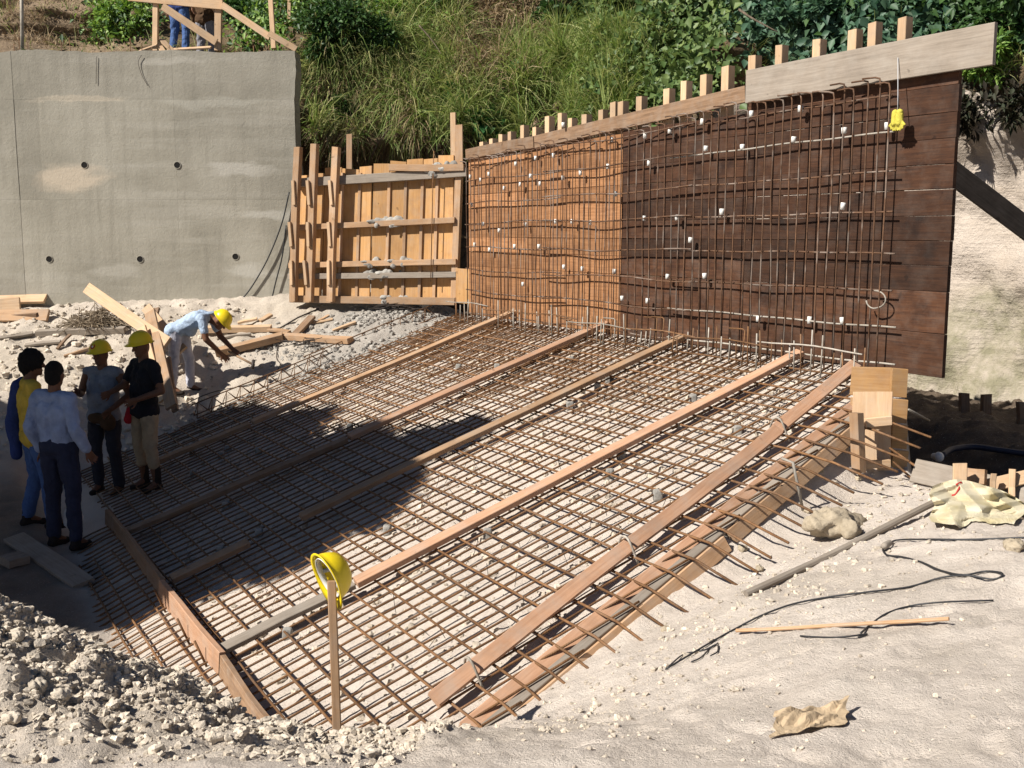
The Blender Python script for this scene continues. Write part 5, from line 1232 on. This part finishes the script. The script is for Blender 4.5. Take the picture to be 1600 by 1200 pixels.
BU = [('bush', 'bright green bush behind the wall top left of the guard rail', 195, 30, (.55, .45, .45), 2600, .10, 'leaf_bright', .6), ('bush', 'green bush behind the guard rail braces', 400, 20, (.55, .45, .4), 1800, .11, 'leaf_dark', .6), ('bush', 'dense bush just right of the guard rail end', 480, 25, (.4, .4, .45), 1700, .10, 'leaf_bright', .6),
      ('bush', 'leafy bush in the middle of the hanging grass', 650, 75, (.35, .3, .35), 1200, .11, 'leaf_bright', .45), ('bush', 'dark twiggy shrub low on the grassy bank left of the tall shutter boards', 560, 110, (.32, .28, .28), 800, .08, 'leaf_dark', .5), ('bush', 'small brown dead shrub in the hanging grass', 620, 150, (.28, .25, .22), 500, .09, 'leaf_brown', .3), ('bush', 'brown dead shrub at the top of the dry gully', 775, 25, (.4, .3, .35), 1100, .10, 'leaf_brown', .3), ('bush', 'dark shrub in the grass above the first studs', 860, 110, (.3, .25, .25), 700, .09, 'leaf_dark', .5), ('bush', 'fresh green bush at the top of the grassy bank', 610, 45, (.5, .35, .35), 1900, .10, 'leaf_bright', .5), ('bush', 'low green bush in the hanging grass left of the broad leaved plants', 690, 165, (.32, .28, .28), 1100, .09, 'leaf_bright', .5), ('bush', 'dark leafed bush hanging over the overhang near the small tree', 545, 175, (.3, .25, .3), 1000, .09, 'leaf_dark', .5), ('bush', 'fresh green bush above the studs right of the gully', 905, 120, (.34, .28, .3), 1300, .10, 'leaf_bright', .5), ('bush', 'dark bush at the top edge left of the dry gully', 690, 12, (.6, .4, .4), 1800, .11, 'leaf_dark', .5),
      ('bush', 'dark leafed bush right of the dry gully', 890, 30, (.6, .4, .45), 2000, .14, 'leaf_dark', .8), ('bush', 'vine thicket with pale leaves at the top centre', 1000, 25, (.75, .45, .45), 2600, .13, 'leaf_broad', .85), ('bush', 'vine thicket hanging lower beside the dark hollow', 1085, 90, (.4, .35, .6), 2000, .125, 'leaf_broad', .85),
      ('bush', 'bluish creeper mound above the grey cap board', 1300, 30, (.8, .4, .35), 2600, .12, 'leaf_blue', .7), ('bush', 'bluish creeper mound right of the dark hollow', 1190, 50, (.4, .35, .45), 1500, .12, 'leaf_blue', .7), ('bush', 'bluish creeper mound at the top toward the right corner', 1440, 15, (.7, .4, .35), 2200, .12, 'leaf_blue', .7),
      ('bush', 'green shrub hanging over the end of the grey cap board', 1540, 95, (.38, .3, .32), 1500, .10, 'leaf_bright', .4), ('bush', 'dark shrub in the top right corner', 1590, 20, (.55, .4, .45), 1900, .12, 'leaf_dark', .5), ('bush', 'withered dark shrub hanging on the sandy cut', 1510, 175, (.2, .2, .25), 420, .14, 'leaf_black', .28), ('bush', 'second withered shrub hanging at the right edge', 1592, 170, (.22, .2, .22), 420, .14, 'leaf_black', .28)]
for b_ in BU: bush(b_[0], b_[1], 'bush', b_[2], b_[3], b_[4], b_[5], b_[6], b_[7], b_[8], group='bushes on the hillside')
for (lab, u, v, s) in (('broad leaved plant growing above the tall shutter boards', 795, 140, .42), ('broad leaved plant just behind the first wall studs', 745, 195, .36), ('small broad leaved plant between grass and dry gully', 720, 150, .22), ('broad leaved plant above the studs of the orange half', 830, 165, .25)):
    bush('leafy_plant', lab, 'plant', u, v, (s, s * .8, s * .8), 230, .17, 'leaf_plant', .85, .5, 10, group='broad leaved plants', droop=-.35)
# small dark tree on the bank
def tree(name, lab, base, h, crown, n, size, mat, lean=(0, 0, 0), r=.09, limbs=7, clumps=26, sigma=.34):
    root = thing(name, lab, 'tree', base); base = np.asarray(base, float); top = base + np.array([0, 0, h]) + lean
    tr = smooth_path([base - [0, 0, .3], base + (top - base) * .35 + rng.normal(0, .06, 3), base + (top - base) * .7 + rng.normal(0, .08, 3), top], 6); tube('trunk', tr, r, M['bark'], root, 8, r * .35)
    allc = []
    for (c, rad) in crown:
        c, rad = np.asarray(c, float), np.asarray(rad, float)
        for _ in range(clumps): d = unit(rng.normal(0, 1, 3)); allc.append((c + d * rad * rng.uniform(.1, .85) ** .6, rad))
    for q in range(limbs):
        e = allc[(q * 7) % len(allc)][0]; s_ = tr[int(len(tr) * rng.uniform(.45, .9))]
        tube('limb', smooth_path([s_, (s_ + e) / 2 + rng.normal(0, .12, 3), e], 5), r * .45, M['bark'], root, 6, r * .1)
    cc = np.array([a_[0] for a_ in allc]); rr = np.array([a_[1] for a_ in allc]); k = rng.integers(0, len(cc), n)
    off = rng.normal(0, 1, (n, 3)); off /= np.linalg.norm(off, axis=1)[:, None]
    C = cc[k] + off * rr[k] * sigma * (rng.uniform(.1, 1, n) ** .5)[:, None]; L = size * rng.uniform(.6, 1.4, n)
    v_, f_ = leaves(C, off + rdir(n, (0, 0, -.2), .5), off + np.array([0, -.2, .9]), L, L * .55)
    b4 = base; link('crown', mesh_np('crown', v_ - b4, f_, M[mat]), root, Matrix.Translation(Vector(b4.tolist())))
    return root
tb, _n = on_hill(522, 190)
tree('small_tree', 'small dark leaved tree with crooked trunk on the bank beside the concrete wall', tb, 2.2, [(W(530, 30, 18.6), (.75, .5, .6)), (W(575, 60, 18.8), (.5, .4, .5)), (W(505, 60, 18.5), (.35, .3, .4))], 5200, .10, 'leaf_dark', (.25, -.2, 0), .07)
# roots and branches under the overhang
g = []
for _ in range(60):
    p, nn = on_hill(rng.uniform(490, 720), rng.uniform(185, 215))
    if p is None: continue
    q = p + nn * .1; g.append(tube_geo(smooth_path([q, q + [rng.normal(0, .08), -.05, -.2], q + [rng.normal(0, .2), .0, -.45 - rng.random() * .3]], 3), .007, 4))
vs, fs = join_geo(g); tag(obj('hanging_roots', vs, fs, M['bark']), 'thin roots dangling from the grassy overhang', 'roots', kind='stuff')
for (a_, b_, r_, lab) in (((1155, 15, 14.6), (1215, 50, 14.2), .02, 'bare grey twig slanting over the dark hollow'), ((655, 40, 18.6), (690, 85, 18.3), .015, 'bare twig in the grass right of the small tree'), ((580, 245, 18.2), (612, 195, 18.0), .012, 'bare root rising behind the shutter panel')):
    p, q = W(*a_), W(*b_); tag(tube('twig', smooth_path([p, (p + q) / 2 + rng.normal(0, .04, 3), q], 5), r_, M['bark'], None, 5, r_ * .4), lab, 'twig')

# ------------------------------------------------------------------ shade trees standing left of the view
def shade_c(u, v, t): return on_ground(u, v) - SUN * t
SH = [((100, 740), 1.25), ((250, 775), 1.1), ((400, 765), .95), ((520, 745), .72), ((612, 716), .40), ((690, 690), .26), ((180, 925), .34), ((110, 905), .4), ((330, 850), .75), ((440, 825), .75), ((540, 790), .42), ((400, 862), .5), ((200, 880), .6), ((90, 860), .6), ((-60, 770), 1.15), ((300, 690), .7), ((420, 682), .5), ((60, 680), .75), ((255, 905), .45), ((-200, 740), 1.3)]
crown = [(shade_c(*a_, t), (r_, r_, r_)) for a_, r_ in SH for t in ((8.4,) if a_[0] > 480 else (5.6, 8.0, 10.2) if r_ > .6 else (5.8,))]  # unseen crown, extra layers added along the sun ray to block sky light
cx = np.mean([c for c, _ in crown], 0)
tree('shade_tree', 'large leafy tree left of the view shading the men and the mat', drop(cx[0] - .8, cx[1] - .3), float(cx[2] - drop(cx[0] - .8, cx[1])[2]), crown, 110000, .26, 'leaf_dark', (.6, .2, 0), .24, 16, 22, .5)
